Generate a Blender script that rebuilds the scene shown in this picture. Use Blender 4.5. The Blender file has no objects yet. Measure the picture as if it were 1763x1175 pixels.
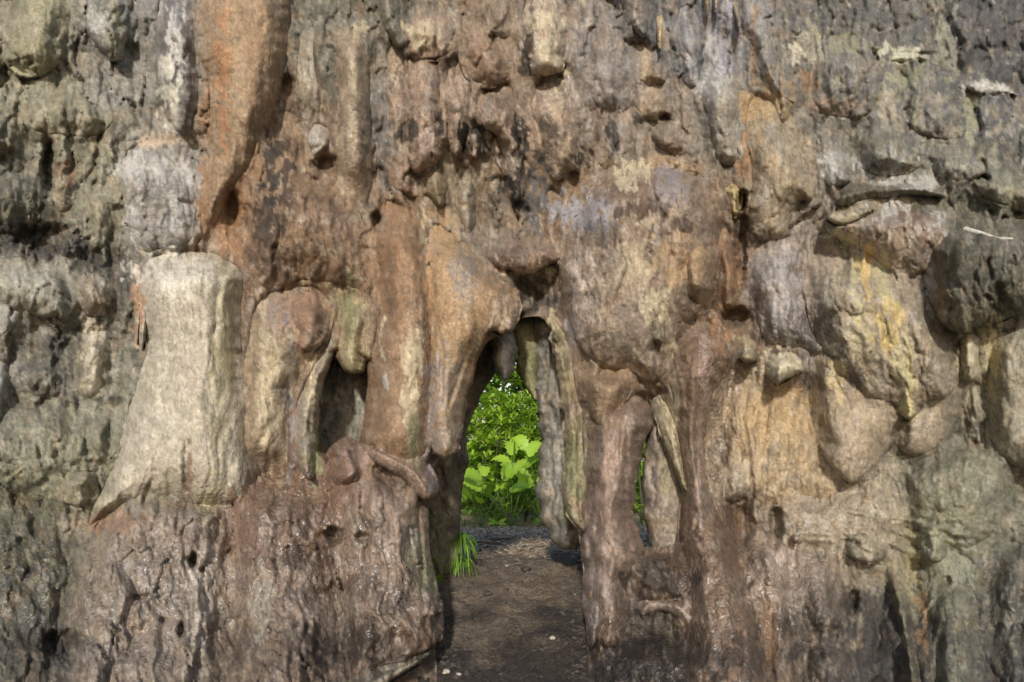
import bpy, math, random
import numpy as np
from mathutils import Vector

# ------------------------------------------------------------------ camera, sky, sun, exposure
S = bpy.context.scene
COL = S.collection
random.seed(7)
rng = np.random.default_rng(11)
CAM_H = 1.6            # eye height above the cave floor
F = 1384.0             # focal length in photo pixels (photo is 1763 x 1175)
CX, HY = 881.5, 750.0  # vanishing point of the view direction (horizon row)

cam_d = bpy.data.cameras.new('camera'); cam = bpy.data.objects.new('camera', cam_d); COL.objects.link(cam)
cam.location = (0, 0, CAM_H); cam.rotation_euler = (math.radians(90), 0, 0)
cam_d.sensor_width = 36.0; cam_d.lens = 36.0 * F / 1763.0
cam_d.shift_y = (HY - 587.5) / 1763.0
cam_d.clip_start = 0.05; cam_d.clip_end = 2000
S.camera = cam

SUN_EL, SUN_ROT = 21.5, 185.0
w = bpy.data.worlds.new('World'); S.world = w; w.use_nodes = True
nt = w.node_tree; bg = nt.nodes['Background']
sky = nt.nodes.new('ShaderNodeTexSky'); sky.sky_type = 'NISHITA'; sky.sun_disc = False
sky.sun_elevation = math.radians(SUN_EL); sky.sun_rotation = math.radians(SUN_ROT)
nt.links.new(sky.outputs[0], bg.inputs[0]); bg.inputs[1].default_value = 0.15
sd = bpy.data.lights.new('sun', 'SUN'); sd.energy = 3.3; sd.angle = math.radians(3.0); sd.color = (1.0, 0.97, 0.915)
sun = bpy.data.objects.new('sun', sd); COL.objects.link(sun)
_r, _e = math.radians(SUN_ROT), math.radians(SUN_EL)
to_sun = Vector((math.sin(_r) * math.cos(_e), math.cos(_r) * math.cos(_e), math.sin(_e)))
sun.rotation_euler = to_sun.to_track_quat('Z', 'Y').to_euler()
S.view_settings.view_transform = 'Standard'; S.view_settings.look = 'None'
S.view_settings.gamma = 1.0; S.view_settings.use_curve_mapping = False
S.view_settings.exposure = 0.32

SAT = 0.80
# ------------------------------------------------------------------ numpy noise
def _hash(ix, iy, seed):
    h = (ix.astype(np.int64) * 374761393 + iy.astype(np.int64) * 668265263 + seed * 1442695041) & 0xFFFFFFFF
    h = ((h ^ (h >> 13)) * 1274126177) & 0xFFFFFFFF
    return (h ^ (h >> 16)) & 0xFFFFFFFF
def perlin(x, y, seed=0):
    x0 = np.floor(x); y0 = np.floor(y); fx = x - x0; fy = y - y0
    u = fx * fx * fx * (fx * (fx * 6 - 15) + 10); v = fy * fy * fy * (fy * (fy * 6 - 15) + 10)
    def g(dx, dy):
        a = _hash(x0 + dx, y0 + dy, seed) * (2 * math.pi / 4294967296.0)
        return np.cos(a) * (fx - dx) + np.sin(a) * (fy - dy)
    a = g(0, 0); b = g(1, 0); c = g(0, 1); d = g(1, 1)
    return 1.5 * ((a + (b - a) * u) + ((c + (d - c) * u) - (a + (b - a) * u)) * v)
def fbm(x, y, seed=0, oct=4, gain=0.5):
    s = 0; a = 1.0
    for i in range(oct):
        s = s + a * perlin(x, y, seed + i * 17); x = x * 2.03; y = y * 2.03; a *= gain
    return s
def billow(x, y, seed=0, oct=3):
    s = 0; a = 1.0
    for i in range(oct):
        s = s + a * (np.abs(perlin(x, y, seed + i * 31)) * 2 - 0.5); x = x * 2.1; y = y * 2.1; a *= 0.5
    return s
def lobes(x, y, seed=0):
    """overlapping hanging lobes: stretched cells, rounded, fuller towards their lower lip"""
    ix = np.floor(x); iy = np.floor(y); best = np.full(np.shape(x), 9.0); dyb = np.zeros(np.shape(x)); sec = np.full(np.shape(x), 9.0); hb = np.zeros(np.shape(x))
    for dx in (-1, 0, 1):
        for dy in (-1, 0, 1):
            cx = ix + dx; cy = iy + dy
            jx = cx + _hash(cx, cy, seed) / 4294967296.0; jy = cy + _hash(cx, cy, seed + 1) / 4294967296.0; hh = _hash(cx, cy, seed + 2) / 4294967296.0
            d = np.hypot(x - jx, y - jy) - .25 * hh; m = d < best
            sec = np.where(m, best, np.minimum(sec, d)); best = np.where(m, d, best); dyb = np.where(m, y - jy, dyb); hb = np.where(m, hh, hb)
    gap = np.clip((sec - best) / .35, 0, 1)
    return np.sqrt(1 - (1 - gap) ** 2) * (.45 + .35 * hb + .45 * np.clip(dyb, -.8, .8)) - .35
def sstep(a, b, x):
    t = np.clip((x - a) / (b - a), 0, 1); return t * t * (3 - 2 * t)
def lin(c):
    c = np.asarray(c, float) / 255.0
    v = np.where(c <= 0.04045, c / 12.92, ((c + 0.055) / 1.055) ** 2.4)
    g = (v * np.array([.3, .55, .15])).sum(-1, keepdims=True)
    return g + (v - g) * SAT

# ------------------------------------------------------------------ the rock face: depth and mineral colour over the face
def to_world(px, py, d):
    return np.stack([(px - CX) * d / F, d, CAM_H + (HY - py) * d / F], -1)
def wall_depth(px, py):
    d = 8.1 + 0 * px
    d = d - np.interp(py, [700, 800, 900, 1000, 1100, 1175, 1260, 1400], [0, .1, .26, .5, .85, 1.2, 1.65, 2.3])
    d = d + 0.22 * np.exp(-((px - 820) / 170) ** 2 - ((py - 350) / 130) ** 2)          # recess over the doorway
    d = d - 0.5 * sstep(1250, 1800, px) * sstep(900, 500, py) - 0.35 * sstep(420, -100, px)
    d = d + 0.35 * sstep(1380, 1800, px) * sstep(330, 150, py) + 0.2 * sstep(330, 0, px) * sstep(300, 0, py)
    return d
PITS = [(322, 812, 8, 66, .06), (649, 381, 7, 17, .28), (332, 965, 8, 11, .3), (348, 981, 4, 5, .15), (575, 922, 19, 13, .3), (621, 926, 10, 8, .25),
        (1336, 905, 11, 30, .4), (1143, 203, 10, 8, .25), (562, 282, 22, 14, .18), (496, 148, 12, 18, .15), (1279, 345, 8, 16, .3),
        (85, 290, 12, 40, .3), (240, 1029, 12, 5, .1), (312, 1084, 6, 12, .16), (282, 1068, 8, 5, .08), (1466, 1035, 12, 22, .3),
        (75, 410, 60, 22, .25), (1692, 310, 12, 8, .2), (1275, 410, 10, 70, .35), (930, 500, 14, 24, .12), (398, 355, 12, 30, .14),
        (1630, 1000, 9, 8, .12), (1268, 545, 22, 14, .25), (1420, 1100, 26, 26, .2), (500, 860, 40, 12, .12),
        (1275, 900, 16, 40, .2), (30, 130, 30, 30, .2), (760, 640, 5, 60, .05), (110, 1110, 34, 22, .25), (850, 275, 26, 12, .06)]
def relief(px, py, seed, k=1.0, flute=0.0, lean=0.0, lob=1.0):
    qx = px + 14 * perlin(px / 60, py / 60, seed + 5); qy = py + 14 * perlin(px / 60, py / 60, seed + 9)
    qx = qx + lean * (py - 600)
    V = np.clip(1 - sstep(420, 200, px) * sstep(900, 700, py) - sstep(1330, 1500, px) * sstep(420, 260, py) - .6 * sstep(1250, 1400, px) * sstep(300, 420, py) * sstep(980, 860, py), .4, 1)
    st_ = 1 + 2.0 * V                                                   # vertical folds in the flowstone, rounder lumps in the bare limestone
    r = 0.055 * fbm(qx / 62, qy / (80 * st_ + 10), seed, 3) + 0.034 * billow(qx / 40, qy / (52 * st_), seed + 40, 3)
    r = r + (0.014 - .009 * V) * fbm(qx / 15, qy / 22, seed + 60, 3) + (0.007 - .005 * V) * fbm(px / 6, py / 7, seed + 80, 2)
    wx = qx + 16 * fbm(px / 50, py / 70, seed + 21, 3, .6); wy = qy + 26 * fbm(px / 50, py / 50, seed + 22, 3, .6)
    amp = sstep(-.5, .5, perlin(px / 110, py / 110, seed + 23))
    col_ = lob * ((.06 + .10 * amp) * lobes(wx / (40 + 14 * V), wy / (70 * st_ + 130 * V), seed + 24) + amp * 0.028 * lobes(wx / 20, wy / (34 * st_ + 30 * V), seed + 27))
    cr = np.abs(perlin(wx / 30, wy / (52 * st_), seed + 36)); r = r - min(1, lob * 1.6) * .024 * np.clip(1 - cr * 8, 0, 1) ** 1.3 * sstep(-.25, .2, perlin(px / 80, py / 90, seed + 37))
    u = (wx + .25 * wy * perlin(px / 300, py / 300, seed + 39)) / 58 + .9 * perlin(px / 90, py / (80 * st_), seed + 38); r = r + min(1, lob * lob * 1.6) * (.012 + .04 * V) * ((u - np.floor(u)) - .5) * sstep(-.1, .3, perlin(px / 75, py / 110, seed + 43))
    rg = 1 - np.abs(perlin(wx / 20, wy / (30 * st_), seed + 33)) * 2.2; r = r + min(1, lob * 1.6) * .010 * np.clip(rg, 0, 1) ** 3 * sstep(-.3, .3, perlin(px / 70, py / 70, seed + 34))
    r = r * k + col_
    if flute:
        fx = qx + 10 * perlin(px / 40, py / 120, seed + 91)
        r = r + flute * (0.03 * perlin(fx / 26, qy / 320, seed + 101) + 0.011 * (np.abs(perlin(fx / 13, qy / 210, seed + 102)) - .25) * 1.6
                         + 0.005 * perlin(fx / 6, qy / 120, seed + 103))
    pw = fbm(px / 12, py / 12, 990, 3, .6); pv = fbm(px / 12 + 7, py / 12, 991, 3, .6)
    for (x, y, rx, ry, a) in PITS:
        e = ((px + .22 * rx * pw - x) / rx) ** 2 + ((py + .2 * ry * pv - y) / ry) ** 2
        m = e < 4
        if np.any(m):
            r = r - np.where(m, a * np.exp(-e * e * 0.9), 0) 
    return r

FIELD = np.array([
 (60,60,118,112,88),(200,60,112,110,106),(300,80,122,118,112),(100,200,124,117,88),(180,330,124,117,86),(270,330,142,137,132),(40,330,88,86,72),
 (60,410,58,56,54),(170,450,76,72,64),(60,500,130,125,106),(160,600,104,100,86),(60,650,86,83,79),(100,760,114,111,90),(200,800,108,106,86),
 (60,880,74,74,60),(60,1000,78,74,67),(60,1140,62,58,56),(420,120,155,120,82),(420,350,142,102,66),(540,60,96,93,80),(540,200,122,102,82),
 (550,350,126,101,76),(480,420,98,78,60),(600,450,126,102,76),(680,60,106,99,86),(660,230,112,107,103),(740,200,142,117,97),(820,80,126,106,86),
 (900,200,142,120,100),(780,340,126,109,86),(880,400,112,97,82),(960,330,121,99,76),(1040,120,126,116,109),(1150,60,100,98,98),(1150,200,121,107,92),
 (1230,60,112,110,114),(1230,220,132,124,114),(1250,350,110,90,70),(1250,470,104,78,54),(1330,280,141,126,102),(1450,60,88,85,83),(1400,170,103,97,90),
 (1600,60,88,87,81),(1730,80,70,68,70),(1550,180,98,95,92),(1700,220,82,80,82),(1450,260,111,106,99),(1600,300,97,94,82),(1720,330,86,86,72),
 (1550,400,122,107,87),(1700,450,76,73,60),(1360,480,132,120,112),(1420,560,112,102,94),(1330,760,154,132,102),(1480,860,152,140,120),(1600,760,92,90,77),
 (1700,700,121,116,97),(1700,850,106,106,87),(1600,980,111,109,89),(1720,1050,80,78,70),(1740,1150,58,56,55),(1550,1130,68,64,61),(1400,1000,137,119,101),
 (1350,1120,106,90,75),(1230,1000,117,94,77),(1100,1100,64,57,51),(1250,1150,78,68,60),(200,960,121,109,93),(350,1000,142,122,102),(480,950,131,106,86),
 (450,1100,110,95,80),(250,1120,88,80,71),(650,950,131,109,91),(650,1080,95,80,68),(550,870,112,82,62),(1050,1000,118,98,86)], float)
_FL = lin(FIELD[:, 2:5])
def field(px, py, seed=0):
    qx = px + 45 * fbm(px / 80, py / 110, 301, 3); qy = py + 45 * fbm(px / 80, py / 110, 302, 3)
    num = 0; den = 0
    for i in range(len(FIELD)):
        d2 = ((qx - FIELD[i, 0]) ** 2 + (0.75 * (qy - FIELD[i, 1])) ** 2) / 70.0 ** 2
        wgt = 1.0 / (0.05 + d2 * d2)
        num = num + wgt[:, None] * _FL[i]; den = den + wgt
    return num / den[:, None]

BLK, DKB, WHT, RST, GRN, YEL, ORG, CRM, LIL, GRY = (38,34,31), (70,55,44), (190,184,178), (108,84,64), (116,118,78), (186,172,126), (146,110,76), (206,188,150), (146,139,142), (98,94,92)
# mineral stains, plus darks that put corner falloff and shade into the colour: x, y, radius x, radius y, colour, strength
STAINS_SHADE = [
 (1500,1120,100,50,(64,60,58),.6),(1700,1130,90,50,(66,64,60),.4),(60,1120,80,50,(60,57,54),.4),(640,1120,90,40,(62,50,42),.6),(500,960,60,14,DKB,.7),(450,1120,60,50,(72,60,52),.5),  # dark corner and foot patches carry light falloff, the ledge band its undercut shade
 (560,900,16,60,(92,70,56),.5),(600,1010,60,20,(84,66,54),.6),(670,1040,40,20,(80,66,56),.6),(1720,60,120,90,(66,64,66),.6),(1500,40,120,40,(80,78,78),.5),(1300,1130,80,40,(66,56,50),.6),(1420,1040,40,50,(84,72,64),.5),  # upper right and lower darks carry light falloff too
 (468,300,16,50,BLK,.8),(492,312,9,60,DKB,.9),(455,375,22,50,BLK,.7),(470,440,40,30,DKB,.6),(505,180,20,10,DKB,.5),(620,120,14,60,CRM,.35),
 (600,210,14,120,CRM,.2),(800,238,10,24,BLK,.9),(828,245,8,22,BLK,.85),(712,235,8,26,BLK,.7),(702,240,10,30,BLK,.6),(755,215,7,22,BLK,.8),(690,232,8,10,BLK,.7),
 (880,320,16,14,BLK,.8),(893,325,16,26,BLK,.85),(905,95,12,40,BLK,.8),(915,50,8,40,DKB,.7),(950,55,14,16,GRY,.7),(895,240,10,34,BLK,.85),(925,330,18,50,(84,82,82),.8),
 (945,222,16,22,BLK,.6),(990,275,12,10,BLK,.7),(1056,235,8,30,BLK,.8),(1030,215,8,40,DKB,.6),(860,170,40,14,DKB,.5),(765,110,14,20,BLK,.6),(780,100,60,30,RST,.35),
 (720,70,50,30,RST,.3),(730,60,30,20,CRM,.5),(935,40,30,20,CRM,.5),(950,90,20,50,CRM,.5),(1000,370,50,30,LIL,.8),(1040,350,40,24,LIL,.6),(1100,330,60,40,RST,.75),
 (1085,300,30,20,CRM,.6),(1150,325,30,30,LIL,.5),(1110,360,50,16,DKB,.6),(1040,405,24,30,BLK,.55),(1030,450,14,26,BLK,.4),(1120,430,8,30,BLK,.7),(1095,460,30,50,CRM,.35),
 (1000,500,16,70,(198,176,160),.7),(985,560,10,60,LIL,.5),(1090,560,40,60,(120,106,92),.6),(1130,530,22,30,CRM,.7),(1135,590,8,40,DKB,.6),(1170,450,40,40,(176,140,96),.5),
 (1165,390,8,14,DKB,.8),(1180,380,6,14,DKB,.7),(1240,450,14,60,RST,.6),(1262,470,12,40,ORG,.6),(1285,230,6,70,ORG,.85),(1287,290,12,24,ORG,.7),(1297,90,6,70,ORG,.6),
 (1240,580,14,40,ORG,.85),(1252,575,10,30,ORG,.7),(1320,180,40,40,(170,138,88),.5),(1232,140,26,20,WHT,.6),(1240,60,20,60,(150,146,158),.6),(1220,110,6,50,WHT,.5),
 (1225,180,10,60,GRY,.6),(420,60,60,60,(165,130,92),.3),(358,190,6,60,ORG,.6),(350,330,8,60,ORG,.8),(400,345,16,30,ORG,.8),(440,140,8,160,(130,100,68),.5),(385,120,10,120,(185,120,66),.45),
 (300,90,14,60,WHT,.75),(290,150,14,50,(210,200,176),.7),(170,30,14,24,WHT,.5),(200,50,12,40,(150,140,90),.5),(250,285,50,20,WHT,.45),(230,340,12,60,WHT,.4),(310,340,14,60,WHT,.45),
 (275,240,30,10,(186,160,130),.8),(115,300,14,26,(130,90,58),.6),(70,1100,50,20,BLK,.4),(60,420,70,24,BLK,.5),(160,440,60,20,BLK,.6),(200,510,26,30,BLK,.5),(150,560,80,14,BLK,.35),  # black hollow and bands below the left lobes: shade put into the colour
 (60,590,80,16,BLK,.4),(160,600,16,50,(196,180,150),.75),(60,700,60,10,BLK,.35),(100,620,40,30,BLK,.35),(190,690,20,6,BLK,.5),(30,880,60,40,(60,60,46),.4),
 (323,815,6,55,(128,100,82),.7),(390,560,14,110,YEL,.55),(375,650,16,150,YEL,.35),(365,860,20,40,YEL,.45),(240,520,10,60,(176,122,72),.6),(300,470,60,30,(224,214,196),.5),
 (320,930,90,14,(112,84,66),.35),(200,900,50,20,(150,110,84),.5),(480,860,90,30,RST,.45),(430,900,50,60,(122,92,74),.55),(540,850,60,20,RST,.5),(590,820,40,40,(110,80,62),.5),
 (350,1000,26,60,(196,178,160),.5),(345,1060,14,50,(210,196,182),.5),(450,1040,20,50,(170,160,142),.5),(580,1060,40,30,(150,136,120),.4),(680,830,30,20,DKB,.6),(640,860,40,30,(150,122,104),.4),
 (615,790,26,22,(156,130,116),.5),(620,1090,70,30,DKB,.6),(720,1090,40,30,(84,64,48),.7),(720,960,14,50,GRN,.35),(755,930,12,60,GRN,.6),(735,990,20,30,GRN,.4),(580,1110,70,30,BLK,.4),
 (470,530,22,50,(150,128,120),.6),(520,540,40,40,(148,112,84),.5),(455,640,8,120,CRM,.5),(470,700,14,120,CRM,.35),(500,700,6,120,LIL,.5),(540,700,10,90,CRM,.6),(545,780,10,60,GRN,.7),
 (600,540,10,60,GRN,.45),(590,510,20,30,GRN,.35),(610,610,20,30,YEL,.4),(660,430,24,60,(140,106,76),.5),(730,400,5,50,CRM,.6),(737,470,6,60,(196,150,104),.7),(732,520,8,20,DKB,.5),
 (728,560,5,14,DKB,.7),(710,620,16,60,CRM,.7),(706,690,12,80,CRM,.55),(712,760,10,50,GRN,.55),(660,580,4,40,CRM,.7),(662,650,5,14,WHT,.7),(690,450,30,140,(138,100,66),.4),
 (760,480,26,110,(172,136,92),.5),(800,470,20,50,(128,120,116),.5),(845,520,14,50,ORG,.4),(812,640,4,90,ORG,.7),(770,690,14,80,(158,142,128),.5),(745,720,10,90,LIL,.5),(778,760,14,30,(176,160,140),.5),
 (880,440,30,12,DKB,.5),(900,462,30,8,(206,170,140),.7),(910,500,20,16,BLK,.7),(950,490,8,40,BLK,.6),(930,520,20,16,BLK,.6),(940,470,10,20,CRM,.5),(905,590,14,30,YEL,.35),(910,640,14,40,GRN,.5),
 (945,600,12,40,BLK,.35),(945,560,14,14,CRM,.5),(990,640,6,60,ORG,.35),(985,820,10,60,GRN,.55),(1000,790,14,60,GRN,.4),(970,890,10,20,GRN,.3),(1050,800,14,30,(176,146,128),.5),(1040,860,26,50,(140,112,98),.5),
 (1020,1000,26,50,(158,138,130),.4),(1090,650,40,20,(140,110,80),.5),(1045,680,30,50,(132,106,76),.6),(1160,720,8,80,CRM,.6),(1150,800,14,60,(150,140,104),.5),(1215,640,8,60,(206,172,158),.5),
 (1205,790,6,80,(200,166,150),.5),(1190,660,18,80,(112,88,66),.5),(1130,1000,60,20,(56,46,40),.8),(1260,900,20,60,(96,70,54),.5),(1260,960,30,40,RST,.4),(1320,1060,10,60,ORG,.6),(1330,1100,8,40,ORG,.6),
 (1340,960,20,30,(196,170,152),.5),(1335,720,60,50,(182,150,100),.5),(1270,820,18,26,(196,178,150),.6),(1250,780,12,40,DKB,.5),(1290,850,30,16,DKB,.5),(1400,740,20,60,(176,150,108),.4),
 (1480,590,22,60,YEL,.4),(1490,470,12,40,(214,180,104),.6),(1475,520,8,60,YEL,.8),(1520,490,10,60,YEL,.75),(1555,630,16,70,YEL,.8),(1530,560,20,40,(196,168,90),.6),(1570,690,8,40,(226,206,140),.6),
 (1440,620,20,30,(66,58,56),.75),(1470,650,18,24,(70,58,56),.75),(1380,560,50,26,(90,80,80),.6),(1350,500,20,60,(190,182,178),.4),(1440,650,16,30,(206,180,120),.6),(1340,630,30,24,(222,206,170),.7),
 (1560,370,50,26,WHT,.6),(1580,375,24,14,RST,.8),(1545,400,30,30,RST,.6),(1600,440,20,40,RST,.7),(1620,520,12,60,ORG,.6),(1450,410,30,16,(214,196,150),.6),(1410,425,30,14,RST,.6),
 (1680,470,70,50,(62,60,48),.6),(1650,550,50,14,(150,142,112),.6),(1600,470,6,60,(170,160,156),.6),(1520,280,50,20,(180,176,170),.5),(1430,290,16,20,WHT,.7),(1570,310,60,12,(180,176,172),.5),
 (1500,250,40,30,(96,92,70),.5),(1690,620,40,60,(190,176,130),.3),(1710,600,14,60,(206,182,120),.6),(1665,600,14,30,(206,190,150),.5),(1480,330,70,10,DKB,.5),(1650,350,90,14,(60,60,44),.6),
 (1550,90,40,10,(196,190,160),.6),(1460,70,40,20,(140,134,96),.5),(1560,130,30,20,(140,136,90),.45),(1400,70,20,30,(170,160,130),.4),(1370,90,14,16,(206,196,170),.6),(1700,150,40,10,WHT,.6),
 (1390,140,20,20,(150,110,72),.5),(1430,180,40,14,(158,128,104),.5),(1530,180,14,30,(168,152,120),.5),(1620,60,8,50,(160,156,120),.4),(1640,80,8,60,(150,148,128),.4),(1670,200,10,50,(160,158,110),.4),
 (1640,900,60,60,(118,116,90),.3),(1600,940,24,30,(150,148,120),.5),(1650,960,22,40,(150,152,128),.5),(1570,960,12,60,(168,152,104),.5),(1590,1060,8,60,(168,128,84),.5),(1350,1000,60,40,(196,176,160),.3),
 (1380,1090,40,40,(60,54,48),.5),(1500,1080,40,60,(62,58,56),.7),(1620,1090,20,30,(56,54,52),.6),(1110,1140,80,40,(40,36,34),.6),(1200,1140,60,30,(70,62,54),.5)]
WETS = [(480,930,190,120,1),(300,1010,160,110,.9),(250,1080,170,80,.8),(650,1000,110,130,.75),(500,870,90,40,1),(1235,760,40,240,.8),(1240,1010,90,140,1),(1120,1130,110,60,1),
        (1350,1020,110,120,.75),(60,1000,130,130,.5),(1400,560,80,60,.5),(1460,640,40,40,.6),(1700,1060,120,100,.4),(1050,1060,50,60,.7),(1000,480,120,120,.15),(820,260,130,70,.25),(1030,820,60,160,.25)]
def stain(col, px, py):  # lays stains and the painted shade patches over the rock colour
    n1 = fbm(px / 22, py / 34, 401, 4, .6); n2 = fbm(px / 8, py / 26, 411, 3, .6)
    qx = px + 10 * perlin(px / 24, py / 30, 421); qy = py + 12 * perlin(px / 24, py / 30, 422)
    for (x, y, rx, ry, c, s) in STAINS_SHADE:
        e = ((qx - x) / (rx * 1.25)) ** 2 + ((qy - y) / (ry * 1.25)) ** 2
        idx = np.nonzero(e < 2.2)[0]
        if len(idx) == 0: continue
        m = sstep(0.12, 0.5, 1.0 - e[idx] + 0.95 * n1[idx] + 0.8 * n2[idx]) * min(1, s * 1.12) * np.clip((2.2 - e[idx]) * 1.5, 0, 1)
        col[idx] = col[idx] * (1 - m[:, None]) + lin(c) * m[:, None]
    return col
def rock_colour(px, py, seed, c1=None, c2=None, streak=1.0, field_mix=0.35, rim=None, clean=1.0):
    base = field(px, py)
    qx = px + 8 * perlin(px / 30, py / 70, seed + 3)
    st = .75 * fbm(qx / 14, py / 75, seed + 1, 3, .6); mo = fbm(px / 30, py / 40, seed + 2, 4, .6); fi = fbm(px / 6, py / 8, seed + 4, 3, .7)
    if c1 is not None:
        a = lin(c1); b = lin(c2) if c2 is not None else None
        m = np.clip(sstep(-.1, .9, mo + .4 * st) * field_mix * 1.6 + (0 if rim is None else .55 * rim), 0, 1)[:, None]
        col = a * (1 - m) + base * m
        if b is not None:
            m2 = .6 * sstep(-.1, .6, st * streak + .35 * mo)[:, None]
            col = col * (1 - m2) + b * m2
    else:
        col = base
    g = 1.0 + 0.32 * mo + 0.16 * streak * st + 0.24 * fi
    # thin mineral veins and dark lichen films
    v = np.abs(fbm(px / 34, py / 60, seed + 7, 4, .6)); film = sstep(.22, .6, fbm(px / 40 + 3, py / 55, seed + 8, 5, .65))
    pale = sstep(.25, .7, fbm(px / 26, py / 50, seed + 9, 5, .65))
    film = film * clean; pale = pale * clean; g = 1 + (g - 1) * (.35 + .5 * clean)
    v2 = np.abs(fbm((px + 20 * fbm(px / 60, py / 60, seed + 17, 3)) / 26, py / 70, seed + 18, 3, .55)); hair = (1 - sstep(.008, .035, v2)) * sstep(-.1, .3, perlin(px / 60, py / 60, seed + 19))
    g = g * (1 - 0.36 * film) * (1 - 0.25 * (1 - sstep(0, .06, v))) * (1 - .42 * hair * clean)
    col = col * np.clip(g, .35, 1.7)[:, None]
    col = col * (1 - .35 * pale[:, None]) + (.55 * col.mean(1, keepdims=True) * 1.9 + .45 * col * 1.5) * .35 * pale[:, None]
    # crusts of pale calcite, brown films and thin drip lines, each with a crisp outline of its own
    for j, (c, th, am, sx_, sy_) in enumerate([((196,182,158), .34, .5, 17, 30), ((84,66,50), .36, .55, 15, 34), ((172,132,88), .30, .35, 30, 44), ((60,54,50), .46, .55, 9, 22)]):
        nn = fbm(qx / sx_, py / sy_, seed + 700 + 13 * j, 4, .65); mm = (.95 * clean * am * sstep(th, th + .16, nn))[:, None]; tgt = lin(c) * .55 + col * .45
        col = col * (1 - mm) + tgt * mm
    dl = fbm(qx / 5.5, py / 95, seed + 790, 3, .6) * sstep(-.2, .4, fbm(px / 60, py / 90, seed + 791, 2)); col = col * (1 - .24 * sstep(.22, .5, dl) + .16 * sstep(.25, .55, -dl))[:, None]
    for (x, y, rx, ry) in LICHEN:
        e = np.exp(-((px - x) / rx) ** 2 - ((py - y) / ry) ** 2); mm = (.2 * e * sstep(.05, .5, fbm(px / 14, py / 16, 740, 5, .75)))[:, None]; col = col * (1 - mm) + lin((160,154,100)) * mm
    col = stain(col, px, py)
    col = col * np.clip(1 + 0.22 * fbm(px / 4.5, py / 6.5, seed + 12, 2, .8) + .16 * fbm(px / 12, py / 16, seed + 15, 3, .7), .5, 1.6)[:, None]
    bare = np.clip(sstep(420, 200, px) * sstep(900, 700, py) + sstep(1330, 1500, px) * sstep(420, 260, py) + sstep(1560, 1740, px), 0, 1)      # bare grey limestone beside the flowstone
    mud_shade = sstep(960, 1150, py + 60 * fbm(px / 50, py / 50, 930, 3) + 60 * (np.abs(px - 880) > 500))                                         # foot and outer corners darkened: light falloff put into the rock colour
    col = col * ((1 + .12 * bare) * (1 - .18 * mud_shade))[:, None]
    gm = col.mean(1, keepdims=True) * np.array([1.03, 1.0, .96]); col = col + (gm - col) * (.22 * bare)[:, None]
    lum = np.maximum(col.mean(1, keepdims=True), .004); col = col * (lum / .17) ** -.17      # limestone spans a narrower range than the stains suggest
    return np.clip(col * ALB * np.array([1.0, .985, .94]), 0.008, 0.8)
ALB = 0.90
LICHEN = [(80,130,190,170),(120,700,180,240),(1520,110,200,150),(1700,250,160,160),(1640,900,160,140),(60,950,150,140),(1620,1080,180,100)]
def wetness(px, py):
    wv = 0 * px
    for (x, y, rx, ry, s) in WETS:
        wv = np.maximum(wv, s * np.exp(-((px - x) / rx) ** 2 - ((py - y) / ry) ** 2))
    return np.clip(wv * (1.0 + 0.7 * fbm(px / 30, py / 40, 511, 3)), 0, 1)

# ------------------------------------------------------------------ materials
class NT:
    def __init__(s, name):
        s.m = bpy.data.materials.new(name); s.m.use_nodes = True; s.t = s.m.node_tree; s.t.nodes.clear()
        s.out = s.t.nodes.new('ShaderNodeOutputMaterial')
    def n(s, typ, **kw):
        x = s.t.nodes.new(typ)
        for k, v in kw.items(): setattr(x, k, v)
        return x
    def l(s, a, b): s.t.links.new(a, b)
    def noise(s, vec, scale, detail=5, rough=.6):
        x = s.n('ShaderNodeTexNoise'); x.inputs['Scale'].default_value = scale; x.inputs['Detail'].default_value = detail; x.inputs['Roughness'].default_value = rough
        if vec is not None: s.l(vec, x.inputs['Vector'])
        return x.outputs['Fac']
    def math(s, op, a, b=None, c=None, clamp=False):
        x = s.n('ShaderNodeMath', operation=op, use_clamp=clamp)
        for i, v in enumerate((a, b, c)):
            if v is None: continue
            if isinstance(v, (int, float)): x.inputs[i].default_value = v
            else: s.l(v, x.inputs[i])
        return x.outputs[0]
    def rng(s, v, a, b, c, d):
        x = s.n('ShaderNodeMapRange'); x.inputs[1].default_value = a; x.inputs[2].default_value = b; x.inputs[3].default_value = c; x.inputs[4].default_value = d
        s.l(v, x.inputs[0]); return x.outputs[0]
    def mixc(s, f, a, b, mode='MIX'):
        x = s.n('ShaderNodeMix', data_type='RGBA', blend_type=mode)
        for i, v in ((0, f), (6, a), (7, b)):
            if isinstance(v, (int, float)): x.inputs[i].default_value = v
            elif isinstance(v, tuple): x.inputs[i].default_value = (*v, 1)
            else: s.l(v, x.inputs[i])
        return x.outputs[2]

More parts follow.
